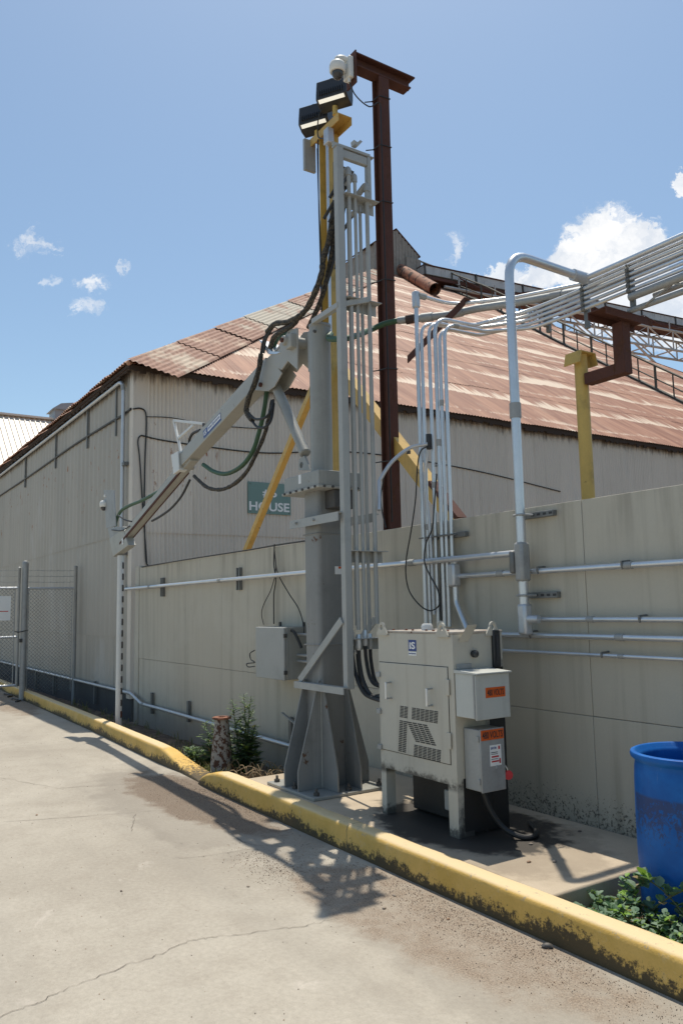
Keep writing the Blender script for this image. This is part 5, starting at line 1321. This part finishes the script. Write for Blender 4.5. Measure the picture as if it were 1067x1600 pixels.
MB().tube([V(-3.62, BY+.30, 3.95), V(XE+1, BY+.30, 3.95)], .022, 10).build('chord', 'galv_dull', truss)
x = -3.5; k_ = 0
while x < XE:
    MB().tube([V(x, BY+.02 if k_ % 2 else BY+.29, 3.87 if k_ % 2 else 3.95), V(x+.25, BY+.29 if k_ % 2 else BY+.02, 3.95 if k_ % 2 else 3.87)], .008, 6).build('web', 'galv_dull', truss); x += .25; k_ += 1
for x, lb_ in ((-4.45, 'dark strut upright clamping the conduits where they turn'), (-4.05, 'dark strut upright clamping the conduits under the tall conduit hub'), (-3.62, 'dark strut upright clamping the conduits at the rusty bracket')):
    t = thing('strut_upright', (x, BY+.05, 3.75), lb_, 'bracket')
    MB().box2((x-.018, BY+.018, 3.77 if x > -4.4 else 3.86), (x+.018, BY+.05, 4.15)).build('channel', 'zinc_dark', t, bevel=.003)
    for zc_ in zs:
        MB().lathe([(.022, -.016), (.022, .016)], (x, BY, zc_), axis=(1, 0, 0), seg=10).build('clamp', 'zinc_dark', t)
        MB().lathe([(.007, 0), (.007, .02)], (x, BY-.015, zc_+.018), axis=(0, -.4, 1), seg=6).build('clamp_bolt', 'zinc_dark', t)
# yellow post with rusty bracket arm
yp = thing('bracket_post', (-4.11, BY, -.3), 'short mossy yellow post with cap behind the wall', 'post')
m = MB(); m.lathe([(.052, -.3), (.052, 3.56)], (-4.11, BY, 0), seg=20); m.build('pipe', 'yellow_mossy', yp, smooth=40)
m = MB(); m.box2((-4.19, BY-.075, 3.561), (-4.03, BY+.075, 3.57)); m.build('cap_plate', 'yellow_mossy', yp)
for s in (-1, 1):
    MB().prism([(-4.19, BY+s*.076, 3.569), (-4.03, BY+s*.076, 3.569), (-4.03, BY+s*.10, 3.47), (-4.19, BY+s*.10, 3.47)], (0, s*.008, .004)).build('cap_flap', 'yellow_mossy', yp)
rb_ = thing('support_bracket', (-3.72, BY, 3.3), 'rust brown square-tube bracket on the yellow post under the conduits', 'bracket')
MB().box2((-4.05, BY-.045, 3.30), (-3.765, BY+.045, 3.39)).build('arm', 'rust_steel', rb_, bevel=.004)
MB().box2((-3.764, BY-.046, 3.30), (-3.67, BY+.046, 3.70)).build('riser', 'rust_steel', rb_, bevel=.004)
m = MB(); m.box2((-3.80, BY-.27, 3.75), (-3.63, BY+.27, 3.758)); m.box2((-3.638, BY-.27, 3.70), (-3.63, BY+.27, 3.7495)); m.box2((-3.80, BY-.27, 3.70), (-3.792, BY+.27, 3.7495)); m.build('channel', 'rust_steel', rb_)

# ================================================================== CONDUITS ALONG THE WALL
conduit([(-12.78, 4.16, 1.955), (-4.03, 4.13, 1.955)], .024, 'long bright conduit running level across the wall behind the crane', .05, couplings=(.13, .42, .7, .86))
def clips(o, xs_, y, z, r):
    for x in xs_:
        MB().tube([V(x, WY-.004, z+r*1.5), V(x, y-r*1.2, z+r*1.3), V(x, y-r*1.25, z), V(x, y-r*.8, z-r*1.1)], .007, 6).build('clip', 'zinc_dark', o)
zsu = [((-4.74, 1.822), (4.5, 1.822), .020, 'upper wall conduit with black cable ties right of the tall conduit', (-3.9, -3.2, -2.2)),
       ((-3.90, 1.489), (4.5, 1.489), .017, 'wall conduit leaving the lower fitting of the tall conduit', (-3.1, -1.8)),
       ((-4.85, 1.378), (4.5, 1.378), .019, 'wall conduit just below the tall conduit foot', (-4.0, -2.6)),
       ((-4.85, 1.262), (4.5, 1.262), .013, 'thin lowest wall conduit behind the cabinet', (-3.4, -2.4))]
for (a, b, r_, lb_, cx_) in zsu:
    o = conduit([(a[0], 4.19, a[1]), (b[0], 4.19, b[1])], r_, lb_, .05, couplings=(.05, .17, .5)); clips(o, cx_, 4.19, a[1], r_)
# short conduit with body beside the risers
o = conduit([at(700, 975, Y=4.15)+V(.35, 0, -.28), V(-4.66, 4.16, 1.46), V(-4.76, 4.17, 1.62), V(-4.76, 4.17, 1.95)], .021, 'short swept conduit dropping from a fitting to the cabinet top', .1)
MB().box2((-4.80, 4.12, 1.74), (-4.72, 4.20, 1.92)).build('conduit_body', 'galv', o, bevel=.018)
# strut clamp across the risers
t = thing('riser_clamp', (-4.95, 4.2, 2.15), 'small strut clamp tying the conduit risers to the wall top', 'bracket')
MB().box2((-5.17, 4.195, 2.13), (-4.66, 4.235, 2.17)).build('channel', 'zinc_dark', t, bevel=.003)
for u in (661, 671, 681, 691, 698, 705):
    p = at(u, 832, Y=4.16); MB().tube([V(p.x-.028, 4.19, 2.15), V(p.x-.022, 4.135, 2.15), V(p.x+.022, 4.135, 2.15), V(p.x+.028, 4.19, 2.15)], .007, 6).build('clamp', 'zinc_dark', t)
# flexible conduit arching off the rack to the junction on the risers
conduit([V(RX+.05, 3.66, 2.35)] + catmull([at(592, 752, Y=3.75), at(612, 722, Y=3.85), at(640, 700, Y=4.0), at(668, 694, Y=4.1)], 5), .0155, 'bare flexible conduit arching from the tube rack to the risers', .02, 'galv')
jn = thing('inline_fitting', at(670, 688, Y=4.12), 'small black inline cable fitting on the risers', 'fitting')
MB().box(at(670, 690, Y=4.12), (.035, .04, .13)).build('body', 'black_plastic', jn, bevel=.006)
MB().tube([at(668, 700, Y=4.12), at(667, 715, Y=4.12)], .012, 8).build('tail', 'galv', jn)
conduit(catmull([at(667, 714, Y=4.12), at(664, 740, Y=4.12), at(665, 770, Y=4.13), at(672, 835, Y=4.15), at(678, 960, Y=4.15)], 5), .013, 'thin slightly bowed conduit among the risers below the black fitting', .02, 'galv')
conduit(catmull([at(700, 655, Y=4.22), at(700, 690, Y=4.22), at(697, 715, Y=4.22), at(686, 726, Y=4.22), at(676, 728, Y=4.2)], 5), .012, 'small hooked conduit curling behind the risers', .02, 'galv_dull')
def cable(pts, r, label, Y=None, m='black_rubber', n=7, name='cable', cat='cable'):
    P = catmull([at(p[0], p[1], Y=p[2] if len(p) > 2 else Y) for p in pts], n)
    o = MB().tube(P, r, 6).build(name, m); tag(o, label, cat); return o
cable([(668, 697), (657, 705), (652, 730), (649, 780), (642, 830), (635, 870), (634, 900), (640, 925), (655, 945), (670, 954), (682, 950), (687, 940), (683, 920), (672, 900), (663, 878), (665, 850), (675, 825), (678, 790), (682, 740)], .006, 'thin black cable hanging in a long loop over the risers', Y=4.08)
cable([(600, 745, 4.4), (595, 775, 4.4), (597, 800, 4.4), (603, 825, 4.4)], .006, 'short black cable looping at the foot of the rusty post', Y=4.3)
# dark pipe among the risers
conduit([at(690, 800, Y=4.2), at(690, 970, Y=4.2)], .017, 'dark dirty pipe standing among the bright risers', .02, 'dark_steel')
# tie wires from wall top to the control box
cable([(429, 850), (428, 880), (431, 905), (428, 930), (428, 975)], .007, 'bundle of black cables dropping from the wall top to the control box', Y=4.19)
cable([(429, 860), (431, 890), (424, 920), (412, 945), (409, 960), (412, 976)], .005, 'thin black cable bowing left above the control box', Y=4.19)
cable([(429, 865), (434, 895), (450, 925), (466, 950), (474, 975), (475, 990)], .006, 'thin black cable swinging right above the control box', Y=4.18)
cable([(222, 886), (300, 873), (385, 860), (430, 852), (478, 845)], .009, 'black cable lying along the wall top beside the yellow brace', Y=4.24, n=3)
# building wires
def xcable(pts, r, label, X=CORNER+.03):
    P = catmull([at(u, v, X=X) for u, v in pts], 5); o = MB().tube(P, r, 6).build('cable', 'black_rubber'); return tag(o, label, 'cable')
xcable([(232, 885), (228, 870), (226, 800), (227, 720), (229, 670), (228, 645), (220, 638), (208, 639)], .013, 'thick black cable climbing the warehouse corner')
xcable([(230, 880), (224, 800), (219, 720), (216, 690), (220, 681), (228, 682), (255, 688), (330, 699), (420, 708), (520, 705), (620, 714), (750, 737), (875, 768)], .012, 'black cable sagging along the corrugated end wall behind the sign')
xcable([(229, 651), (270, 653), (330, 664), (405, 670)], .008, 'thin wire stapled across the top of the corrugated end wall')
P = catmull([at(u, v, Y=WY-.03) for u, v in ((205, 639), (190, 650), (165, 665), (120, 693), (85, 717), (45, 745), (0, 775), (-40, 802), (-90, 838))], 5)
tag(MB().tube(P, .022, 6).build('cable', 'black_rubber'), 'black cable drooping along the warehouse side wall', 'cable')
# eave conduit on the side wall and down the corner
ev = conduit([V(-34, 4.17, 5.52), V(-13.06, 4.17, 5.52), V(-13.06, 4.17, 1.97), V(-12.9, 4.17, 1.955)], .032, 'bright conduit following the warehouse eave and dropping down the corner', [.25, .05], 'galv', couplings=(.855,))
for x in (-13.6, -15.4, -17.9, -21, -25, -30):
    MB().box2((x-.02, WY-.045, 4.75 if x < -13.7 else 4.65), (x+.02, WY-.012, 5.5)).build('hanger', 'zinc_dark', ev)
for z in (4.05, 2.55): MB().box2((-13.06, 4.15, z-.03), (-12.93, WY-.018, z+.03)).build('clip', 'zinc_dark', ev, bevel=.004)
low = conduit([V(-34, 4.17, .315), V(-12.95, 4.17, .315), V(-12.5, 4.17, .315), V(-12.0, 4.17, .20), V(-11.2, 4.17, .20), V(-6.4, 4.17, .17)], .024, 'low conduit along the foot of the warehouse and the wall', [.1, .3, .3, .3], 'galv', couplings=(.5, .8, .92))
for u, v0, v1 in ((58, 1046, 1075), (86, 1054, 1085), (150, 1064, 1100), (239, 1082, 1115), (296, 1095, 1128), (456, 1120, 1160)):
    a = at(u, v0, Y=WY-.02); b = at(u, v1, Y=WY-.02)
    t = MB().box2((a.x-.028, WY-.05, max(b.z, -.1)), (a.x+.028, WY-.014, a.z)).build('strut', 'zinc_dark', low, bevel=.003)
for u, v0, v1, lb_ in ((254, 903, 932, 'short upright strut on the wall at the warehouse corner'), (373, 887, 922, 'short upright strut on the wall under the yellow brace')):
    a = at(u, v0, Y=WY-.03); b = at(u, v1, Y=WY-.03)
    t = MB(); t.box2((a.x-.045, WY-.045, b.z), (a.x-.02, WY-.003, a.z)); t.box2((a.x+.02, WY-.045, b.z), (a.x+.045, WY-.003, a.z)); t.box2((a.x-.0195, WY-.012, b.z), (a.x+.0195, WY-.003, a.z))
    tag(t.build('wall_strut', 'zinc_dark'), lb_, 'bracket')
# small bent bracket behind the pedestal
t = thing('loose_bracket', at(452, 1135, Y=4.2), 'small bent steel bracket on the wall behind the pedestal', 'bracket')
MB().beam(at(441, 1114, Y=4.15), at(466, 1134, Y=4.15), .03, .012).build('arm', 'galv_dull', t)
MB().beam(at(461, 1130, Y=4.17), at(461, 1160, Y=4.17), .03, .02).build('leg', 'zinc_dark', t)

# ================================================================== SIGN ON THE END WALL
sg = thing('house_sign', (CORNER+.05, 6.77, 3.3), 'green sign reading #6 HOUSE on the corrugated end wall', 'sign')
MB().box2((CORNER+.030, 6.335, 3.295), (CORNER+.040, 7.21, 3.868)).build('board', 'sign_green', sg, bevel=.002)
letters('HOUSE', 'sign_white', sg, V(CORNER+.0415, 6.77, 3.43), Yv, Zv, .165, .002, width=.82, bold=.025)
letters('#6', 'sign_white', sg, V(CORNER+.0415, 6.775, 3.675), Yv, Zv, .165, .002, width=.29, bold=.025)
for (y, z) in ((6.38, 3.83), (7.17, 3.83), (6.38, 3.33), (6.77, 3.33), (7.17, 3.33)):
    MB().lathe([(.010, 0), (.010, .004)], (CORNER+.0405, y, z), axis=(1, 0, 0), seg=8).build('screw', 'dark_steel', sg)

# ================================================================== CHAIN LINK FENCE AND GATE
NX = -15.83
def chain(y0, y1, z0, z1, x, parent, name='wire_mesh'):
    m = MB(); st = .068; r = .0032
    W, H = y1-y0, z1-z0
    for sgn in (1, -1):
        k = -int(H/st)-1
        while k*st < W+H:
            # line y = y0 + k*st + s*t, z = z0 + t
            pts = []
            ys = y0+k*st if sgn == 1 else y0+k*st
            t0, t1 = 0, H
            if sgn == 1:
                t0 = max(0, y0-ys); t1 = min(H, y1-ys)
                if t1-t0 > .01: m.tube([(x+.004, ys+t0, z0+t0), (x-.004, ys+t1, z0+t1)], r, 3, caps=False)
            else:
                t0 = max(0, ys-y1); t1 = min(H, ys-y0)
                if t1-t0 > .01: m.tube([(x-.004, ys-t0, z0+t0), (x+.004, ys-t1, z0+t1)], r, 3, caps=False)
            k += 1
    return m.build(name, 'zinc_dark', parent, smooth=0)
fence = thing('chain_link_fence', (NX, 3.7, -.1), 'short chain link fence panel with barbed wire between post and warehouse', 'fence')
MB().lathe([(.056, -.1), (.056, 2.50), (.060, 2.50), (.060, 2.54), (.045, 2.57), (.0, 2.585)], (NX, 3.235, 0), seg=18).build('gate_post', 'galv_dull', fence)
MB().lathe([(.033, -.15), (.033, 2.46), (.036, 2.465), (.03, 2.49), (.0, 2.50)], (NX, 4.165, 0), seg=14).build('post', 'galv_dull', fence)
MB().tube([(NX, 3.27, 2.06), (NX, 4.14, 2.06)], .022, 10).build('top_rail', 'galv', fence)
chain(3.31, 4.10, .12, 2.08, NX, fence)
for y in (3.305, 4.105): MB().tube([(NX, y, .1), (NX, y, 2.05)], .008, 6).build('tension_bar', 'galv_dull', fence)
for z in (.45, .95, 1.5, 1.95):
    MB().lathe([(.061, 0), (.061, .02)], (NX, 3.235, z), seg=18).build('band', 'galv_dull', fence); MB().lathe([(.038, 0), (.038, .02)], (NX, 4.165, z), seg=14).build('band', 'galv_dull', fence)
def barb(y0, y1, z, parent, x=NX):
    m = MB(); m.tube([(x, y0, z), (x, (y0+y1)/2, z-.006), (x, y1, z)], .004, 5)
    y = y0+.06
    while y < y1: m.tube([(x-.015, y-.012, z-.018), (x+.015, y+.012, z+.018)], .003, 4); y += .12
    m.build('barbed_strand', 'galv_dull', parent)
for z in (2.18, 2.29, 2.40): barb(3.28, 4.14, z, fence)
gate = thing('chain_link_gate', (NX, 1.9, .1), 'chain link gate with barbed wire and white notice across the road', 'gate')
GY0, GY1 = 1.55, 3.13
MB().lathe([(.024, .25), (.024, 2.44), (.026, 2.445), (.0, 2.47)], (NX, GY1, 0), seg=12).build('stile', 'galv_dull', gate)
MB().lathe([(.024, .25), (.024, 2.44), (.0, 2.46)], (NX, GY0, 0), seg=12).build('stile', 'galv_dull', gate)
for z in (2.065, 1.16, .28): MB().tube([(NX, GY0, z), (NX, GY1-.02, z)], .022, 10).build('rail', 'galv_bright', gate)
chain(GY0+.03, GY1-.06, .30, 2.05, NX, gate)
MB().tube([(NX, GY1-.07, .28), (NX, GY1-.07, 2.06)], .010, 8).build('tension_bar', 'galv_dull', gate)
for z in (2.18, 2.29, 2.39): barb(GY0, GY1-.03, z, gate)
n_ = MB().box2((NX+.010, 2.10, 1.47), (NX+.014, 2.99, 1.92)).build('notice', 'sign_white', gate)
MB().box2((NX+.0145, 2.2, 1.63), (NX+.0155, 2.95, 1.645)).build('red_rule', 'label_red', n_)
MB().tube(catmull([(NX, GY1-.06, 1.27), (NX+.05, GY1, 1.25), (NX+.06, 3.235, 1.27), (NX, 3.30, 1.28)]), .010, 6).build('chain', 'dark_steel', gate)
MB().box2((NX+.035, GY1+.02, 1.06), (NX+.065, GY1+.07, 1.13)).build('padlock', 'dark_steel', gate, bevel=.006)

# ================================================================== BLUE DRUM
DXc, DYc = -2.55, 3.785
drum = thing('plastic_drum', (DXc, DYc, -.045), 'open blue plastic drum with peeled label beside the slab', 'drum')
z0 = -.045; R_ = .288
prof = [(.25, 0), (.272, .012), (.284, .05), (.286, .2), (.289, .34), (.289, .55), (.285, .74), (.281, .80), (.276, .825), (.284, .835), (.296, .845), (.300, .858), (.296, .872), (.282, .878), (.272, .873), (.268, .858), (.256, .852), (.250, .83), (.262, .78), (.268, .55), (.268, .10), (.25, .03), (.0, .025)]
m = MB(); m.lathe([(r_, z0+h_) for r_, h_ in prof], (DXc, DYc, 0), seg=56); m.build('body', 'drum_blue', drum, smooth=50)

# ================================================================== RUSTY PIPE STUB (bollard)
st = thing('pipe_stub', (-7.58, 3.47, -.08), 'rusty flaking tapered pipe stub with flange among weeds', 'bollard')
m = MB(); m.lathe([(.125, -.1), (.118, .0), (.104, .15), (.090, .30), (.075, .44), (.066, .50)], (-7.58, 3.47, 0), seg=20); m.build('pipe', 'bollard_rust', st, smooth=50)
m = MB(); m.lathe([(.04, .500), (.094, .501), (.096, .508), (.094, .518), (.04, .519), (.04, .505)], (-7.58, 3.47, 0), seg=20); m.build('flange', 'flange_rust', st, smooth=40)
MB().lathe([(.039, .49), (.039, .506)], (-7.58, 3.47, 0), seg=16).build('bore', 'oil_soot', st)

# ================================================================== PLANTS
def leaf(m, p, d, up, L, W, lobed=False):
    d = d.normalized(); s = d.cross(up); s = s.normalized() if s.length > 1e-3 else V(1, 0, 0); n = s.cross(d)
    droop = n*(-L*.12)
    if lobed:
        prof = [(0, .04), (.18, .5), (.25, .18), (.45, .62), (.52, .2), (.7, .45), (.78, .14), (1, .0)]
    else: prof = [(0, .05), (.25, .8), (.55, 1), (.8, .62), (1, .0)]
    i0 = len(m.v)
    for (t, w) in prof:
        c = p+d*(L*t)+droop*(t*t)
        m.v += [c+s*(w*W/2)+n*(W*.14*w), c, c-s*(w*W/2)+n*(W*.14*w)]
    for i in range(len(prof)-1):
        a = i0+3*i
        m.f += [(a, a+1, a+4, a+3), (a+1, a+2, a+5, a+4)]
def weed(x, y, z, H, nst, label, spread=.10, group=None):
    t = thing('weed_plant', (x, y, z), label, 'plant', group); lf = MB(); stm = MB()
    for k in range(nst):
        a = random.uniform(0, 6.28); h = H*random.uniform(.55, 1) if k else H; tip = V(x+math.cos(a)*spread*(k > 0), y+math.sin(a)*spread*(k > 0), z+h)
        P = catmull([V(x, y, z), V(x, y, z).lerp(tip, .5)+V(random.uniform(-.02, .02), random.uniform(-.02, .02), 0), tip], 5)
        stm.tube(P, [.007*(1-.8*i/len(P)) for i in range(len(P))], 5)
        nn3 = int(h/.024)
        for i in range(nn3):
            f = .10+.90*i/nn3; p = along(P, (P[-1]-P[0]).length*f); ph = i*2.4+k
            Ls = (.17*(1-f)+.055)*random.uniform(.8, 1.2)
            for q in range(3):
                d = V(math.cos(ph+q*2.1), math.sin(ph+q*2.1), random.uniform(.05, .6)); leaf(lf, p, d, V(0, 0, 1), Ls, Ls*.55, True)
                b = p+d.normalized()*Ls*.5; leaf(lf, b, d+V(random.uniform(-.7, .7), random.uniform(-.7, .7), 0), V(0, 0, 1), Ls*.6, Ls*.35, True)
    stm.build('stem', 'plant_stem', t); stuff(lf.build('foliage', 'leaf_weed', t, smooth=0))
random.seed(11)
weed(-7.50, 3.68, -.1, .84, 5, 'taller leafy weed standing behind the rusty pipe stub', .12)
weed(-7.90, 3.56, -.1, .58, 6, 'shorter bushy weed beside the rusty pipe stub', .12)
weed(-8.02, 3.38, -.07, .26, 4, 'low sprouting weed by the ramped end of the kerb', .10)
# trailing ground cover by the drum
gc = thing('trailing_weeds', (-2.35, 3.3, -.03), 'sprawling green broadleaf weeds between the kerb and the blue drum', 'plant')
lf = MB(); stm = MB()
for k in range(150):
    x = random.uniform(-2.88, -1.6); y = random.uniform(3.16, 3.56)
    if (x-DXc)**2+(y-DYc)**2 < .30**2: continue
    h = random.uniform(.05, .17)*(1.15 if x > -2.75 else .75); a = random.uniform(0, 6.28)
    P = catmull([V(x, y, -.03), V(x+math.cos(a)*.03, y+math.sin(a)*.03, h*.7), V(x+math.cos(a)*.10, y+math.sin(a)*.10, h)], 4)
    if (P[-1].x-DXc)**2+(P[-1].y-DYc)**2 < .31**2: continue
    stm.tube(P, .003, 4)
    for i in range(2, len(P)):
        for q in range(2):
            d = V(math.cos(a+q*3+i*1.9), math.sin(a+q*3+i*1.9), random.uniform(-.1, .7)); L = random.uniform(.026, .050)
            leaf(lf, P[i], d, V(0, 0, 1), L, L*.75, False); leaf(lf, P[i]+V(random.uniform(-.02, .02), random.uniform(-.02, .02), .01), -d+V(0, 0, 1.2), V(0, 0, 1), L*.8, L*.65, False)
for P in ([(-2.62, 3.40, .0), (-2.55, 3.40, .14), (-2.40, 3.42, .26), (-2.30, 3.44, .30)], [(-2.2, 3.3, 0), (-2.3, 3.36, .12), (-2.48, 3.42, .22), (-2.62, 3.43, .27)], [(-2.7, 3.36, 0), (-2.72, 3.38, .1), (-2.66, 3.41, .2), (-2.6, 3.42, .25)]):
    P = catmull(P, 6); stm.tube(P, .004, 5)
    for i in range(4, len(P), 2):
        for q in range(3):
            d = V(random.uniform(-1, 1), random.uniform(-1, 1), random.uniform(0, .8)); L = random.uniform(.045, .065); leaf(lf, P[i], d, V(0, 0, 1), L, L*.8)
stm.build('stems', 'plant_stem', gc); stuff(lf.build('foliage', 'leaf_cover', gc, smooth=0))
# dry grass and twigs behind the left kerb
gr = MB()
def tuft(x, y, z, n, h):
    for k in range(n):
        a = random.uniform(0, 6.28); b = V(x+random.uniform(-.05, .05), y+random.uniform(-.05, .05), z); d = V(math.cos(a), math.sin(a), 0); hh = h*random.uniform(.5, 1)
        s = V(-d.y, d.x, 0)*.004
        m1 = b+d*hh*.25+V(0, 0, hh*.7); m2 = b+d*hh*.6+V(0, 0, hh)
        i0 = len(gr.v); gr.v += [b-s, b+s, m1-s*.8, m1+s*.8, m2]; gr.f += [(i0, i0+1, i0+3, i0+2), (i0+2, i0+3, i0+4)]
for k in range(190):
    x = random.choice([random.uniform(-15.5, -9), random.uniform(-9.2, -7.3), random.uniform(-8.6, -6.6)]); y = random.uniform(curb_y(x)+.16, 4.15); tuft(x, y, -.12 if y > 3.5 else -.06, 9, random.uniform(.05, .18))
stuff(tag(gr.build('dry_grass', 'grass', smooth=0), 'thin dry grass growing behind the kerb', 'grass'))
tw = MB()
for k in range(60):
    x = random.uniform(-7.45, -6.5); y = random.uniform(3.35, 3.75); a = random.uniform(0, 6.28); L = random.uniform(.08, .3)
    P = catmull([V(x, y, -.1), V(x+math.cos(a)*L*.4, y+math.sin(a)*L*.4, random.uniform(0, .13)), V(x+math.cos(a)*L, y+math.sin(a)*L, random.uniform(-.06, .05))], 4); tw.tube(P, .004, 4)
stuff(tag(tw.build('dead_brush', 'dead_stem', smooth=0), 'tangle of dead brown stems beside the pedestal base', 'brush'))

# ================================================================== GRIT AND STONES ON THE ROAD
random.seed(5)
gv = MB()
def pebble(x, y, s, z=0):
    b = V(x, y, z); n = 5; i0 = len(gv.v); a0 = random.uniform(0, 6.28)
    for k in range(n): a = a0+k*6.283/n; gv.v.append(b+V(math.cos(a)*s*random.uniform(.7, 1.2), math.sin(a)*s*random.uniform(.6, 1), -.001))
    for k in range(n): a = a0+k*6.283/n+.4; gv.v.append(b+V(math.cos(a)*s*random.uniform(.4, .7), math.sin(a)*s*random.uniform(.4, .7), s*random.uniform(.7, 1.1)))
    for k in range(n): j = (k+1) % n; gv.f.append((i0+k, i0+j, i0+n+j, i0+n+k))
    gv.f.append(tuple(i0+n+k for k in range(n)))
for k in range(9000):
    c = random.random()
    if c < .40: x, y = random.gauss(-3.3, .75), 2.93-abs(random.gauss(0, .17))
    elif c < .55: x, y = random.gauss(-4.6, .25), random.gauss(2.45, .10)
    elif c < .85: x, y = random.gauss(-6.6, .6), 2.98-abs(random.gauss(0, .16))
    else: x, y = random.uniform(-12, -.5), random.uniform(.3, 2.9)
    if y > curb_y(x)-.01: continue
    pebble(x, y, random.choice([.0014, .0016, .002, .002, .0024, .0032])*random.uniform(.8, 1.3) if c < .85 else random.choice([.0015, .002, .0035]))
stuff(tag(gv.build('loose_grit', 'stone', smooth=0), 'loose sandy grit gathered on the road along the kerb', 'grit'))
STN = 'small loose stones lying on the concrete'
def stone(x, y, s, label, grp=None, z=0, mm='stone'):
    m = MB(); n = 9; a0 = random.uniform(0, 6.28); el = random.uniform(.5, .8)
    for (rr, zz) in ((.75, 0), (1, .35), (.8, .75), (.3, .98)):
        for k in range(n):
            a = k*6.283/n; j = random.uniform(.85, 1.15); p = V(math.cos(a)*s*rr*j, math.sin(a)*s*rr*j*el, 0); p.rotate(Matrix.Rotation(a0, 3, 'Z')); m.v.append(p+V(x, y, z+zz*s*.75))
    for i in range(3):
        for k in range(n): j = (k+1) % n; m.f.append((i*n+k, i*n+j, i*n+n+j, i*n+n+k))
    m.f.append(tuple(3*n+k for k in range(n))); tag(m.build('stone', mm, smooth=45), label, 'stone', grp)
p = at(855, 1481, Z=0); stone(p.x, p.y, .03, 'dark pebble lying on the road below the kerb near the drum', mm='dark_steel')
for (u, v) in ((616, 1400), (600, 1420), (502, 1390), (268, 1188), (58, 1274), (388, 1386), (190, 1393), (645, 1365), (700, 1437), (1002, 1528)):
    p = at(u, v, Z=0); stone(p.x, p.y, random.uniform(.008, .016), 'small dark loose stone on the road', STN)
for (u, v) in ((829, 1320), (866, 1347), (905, 1300), (826, 1348)):
    p = at(u, v, Z=.165); stone(p.x, p.y, .014, 'small chip lying on the concrete slab', 'chips on the slab', .166)
# torn debris on the road by the gate
p = at(12, 1082, Z=0)
for k, lb_ in enumerate(('dark twisted scrap on the road by the gate', 'thin dark scrap strip on the road by the gate')):
    q = p+V(.3+1.0*k, -.1-.05*k, .012); m = MB(); m.tube(catmull([q, q+V(.3, -.06, .02), q+V(.55, .03, 0), q+V(.8, -.1, .01)]), .014, 6); tag(m.build('scrap', 'dark_steel'), lb_, 'scrap')
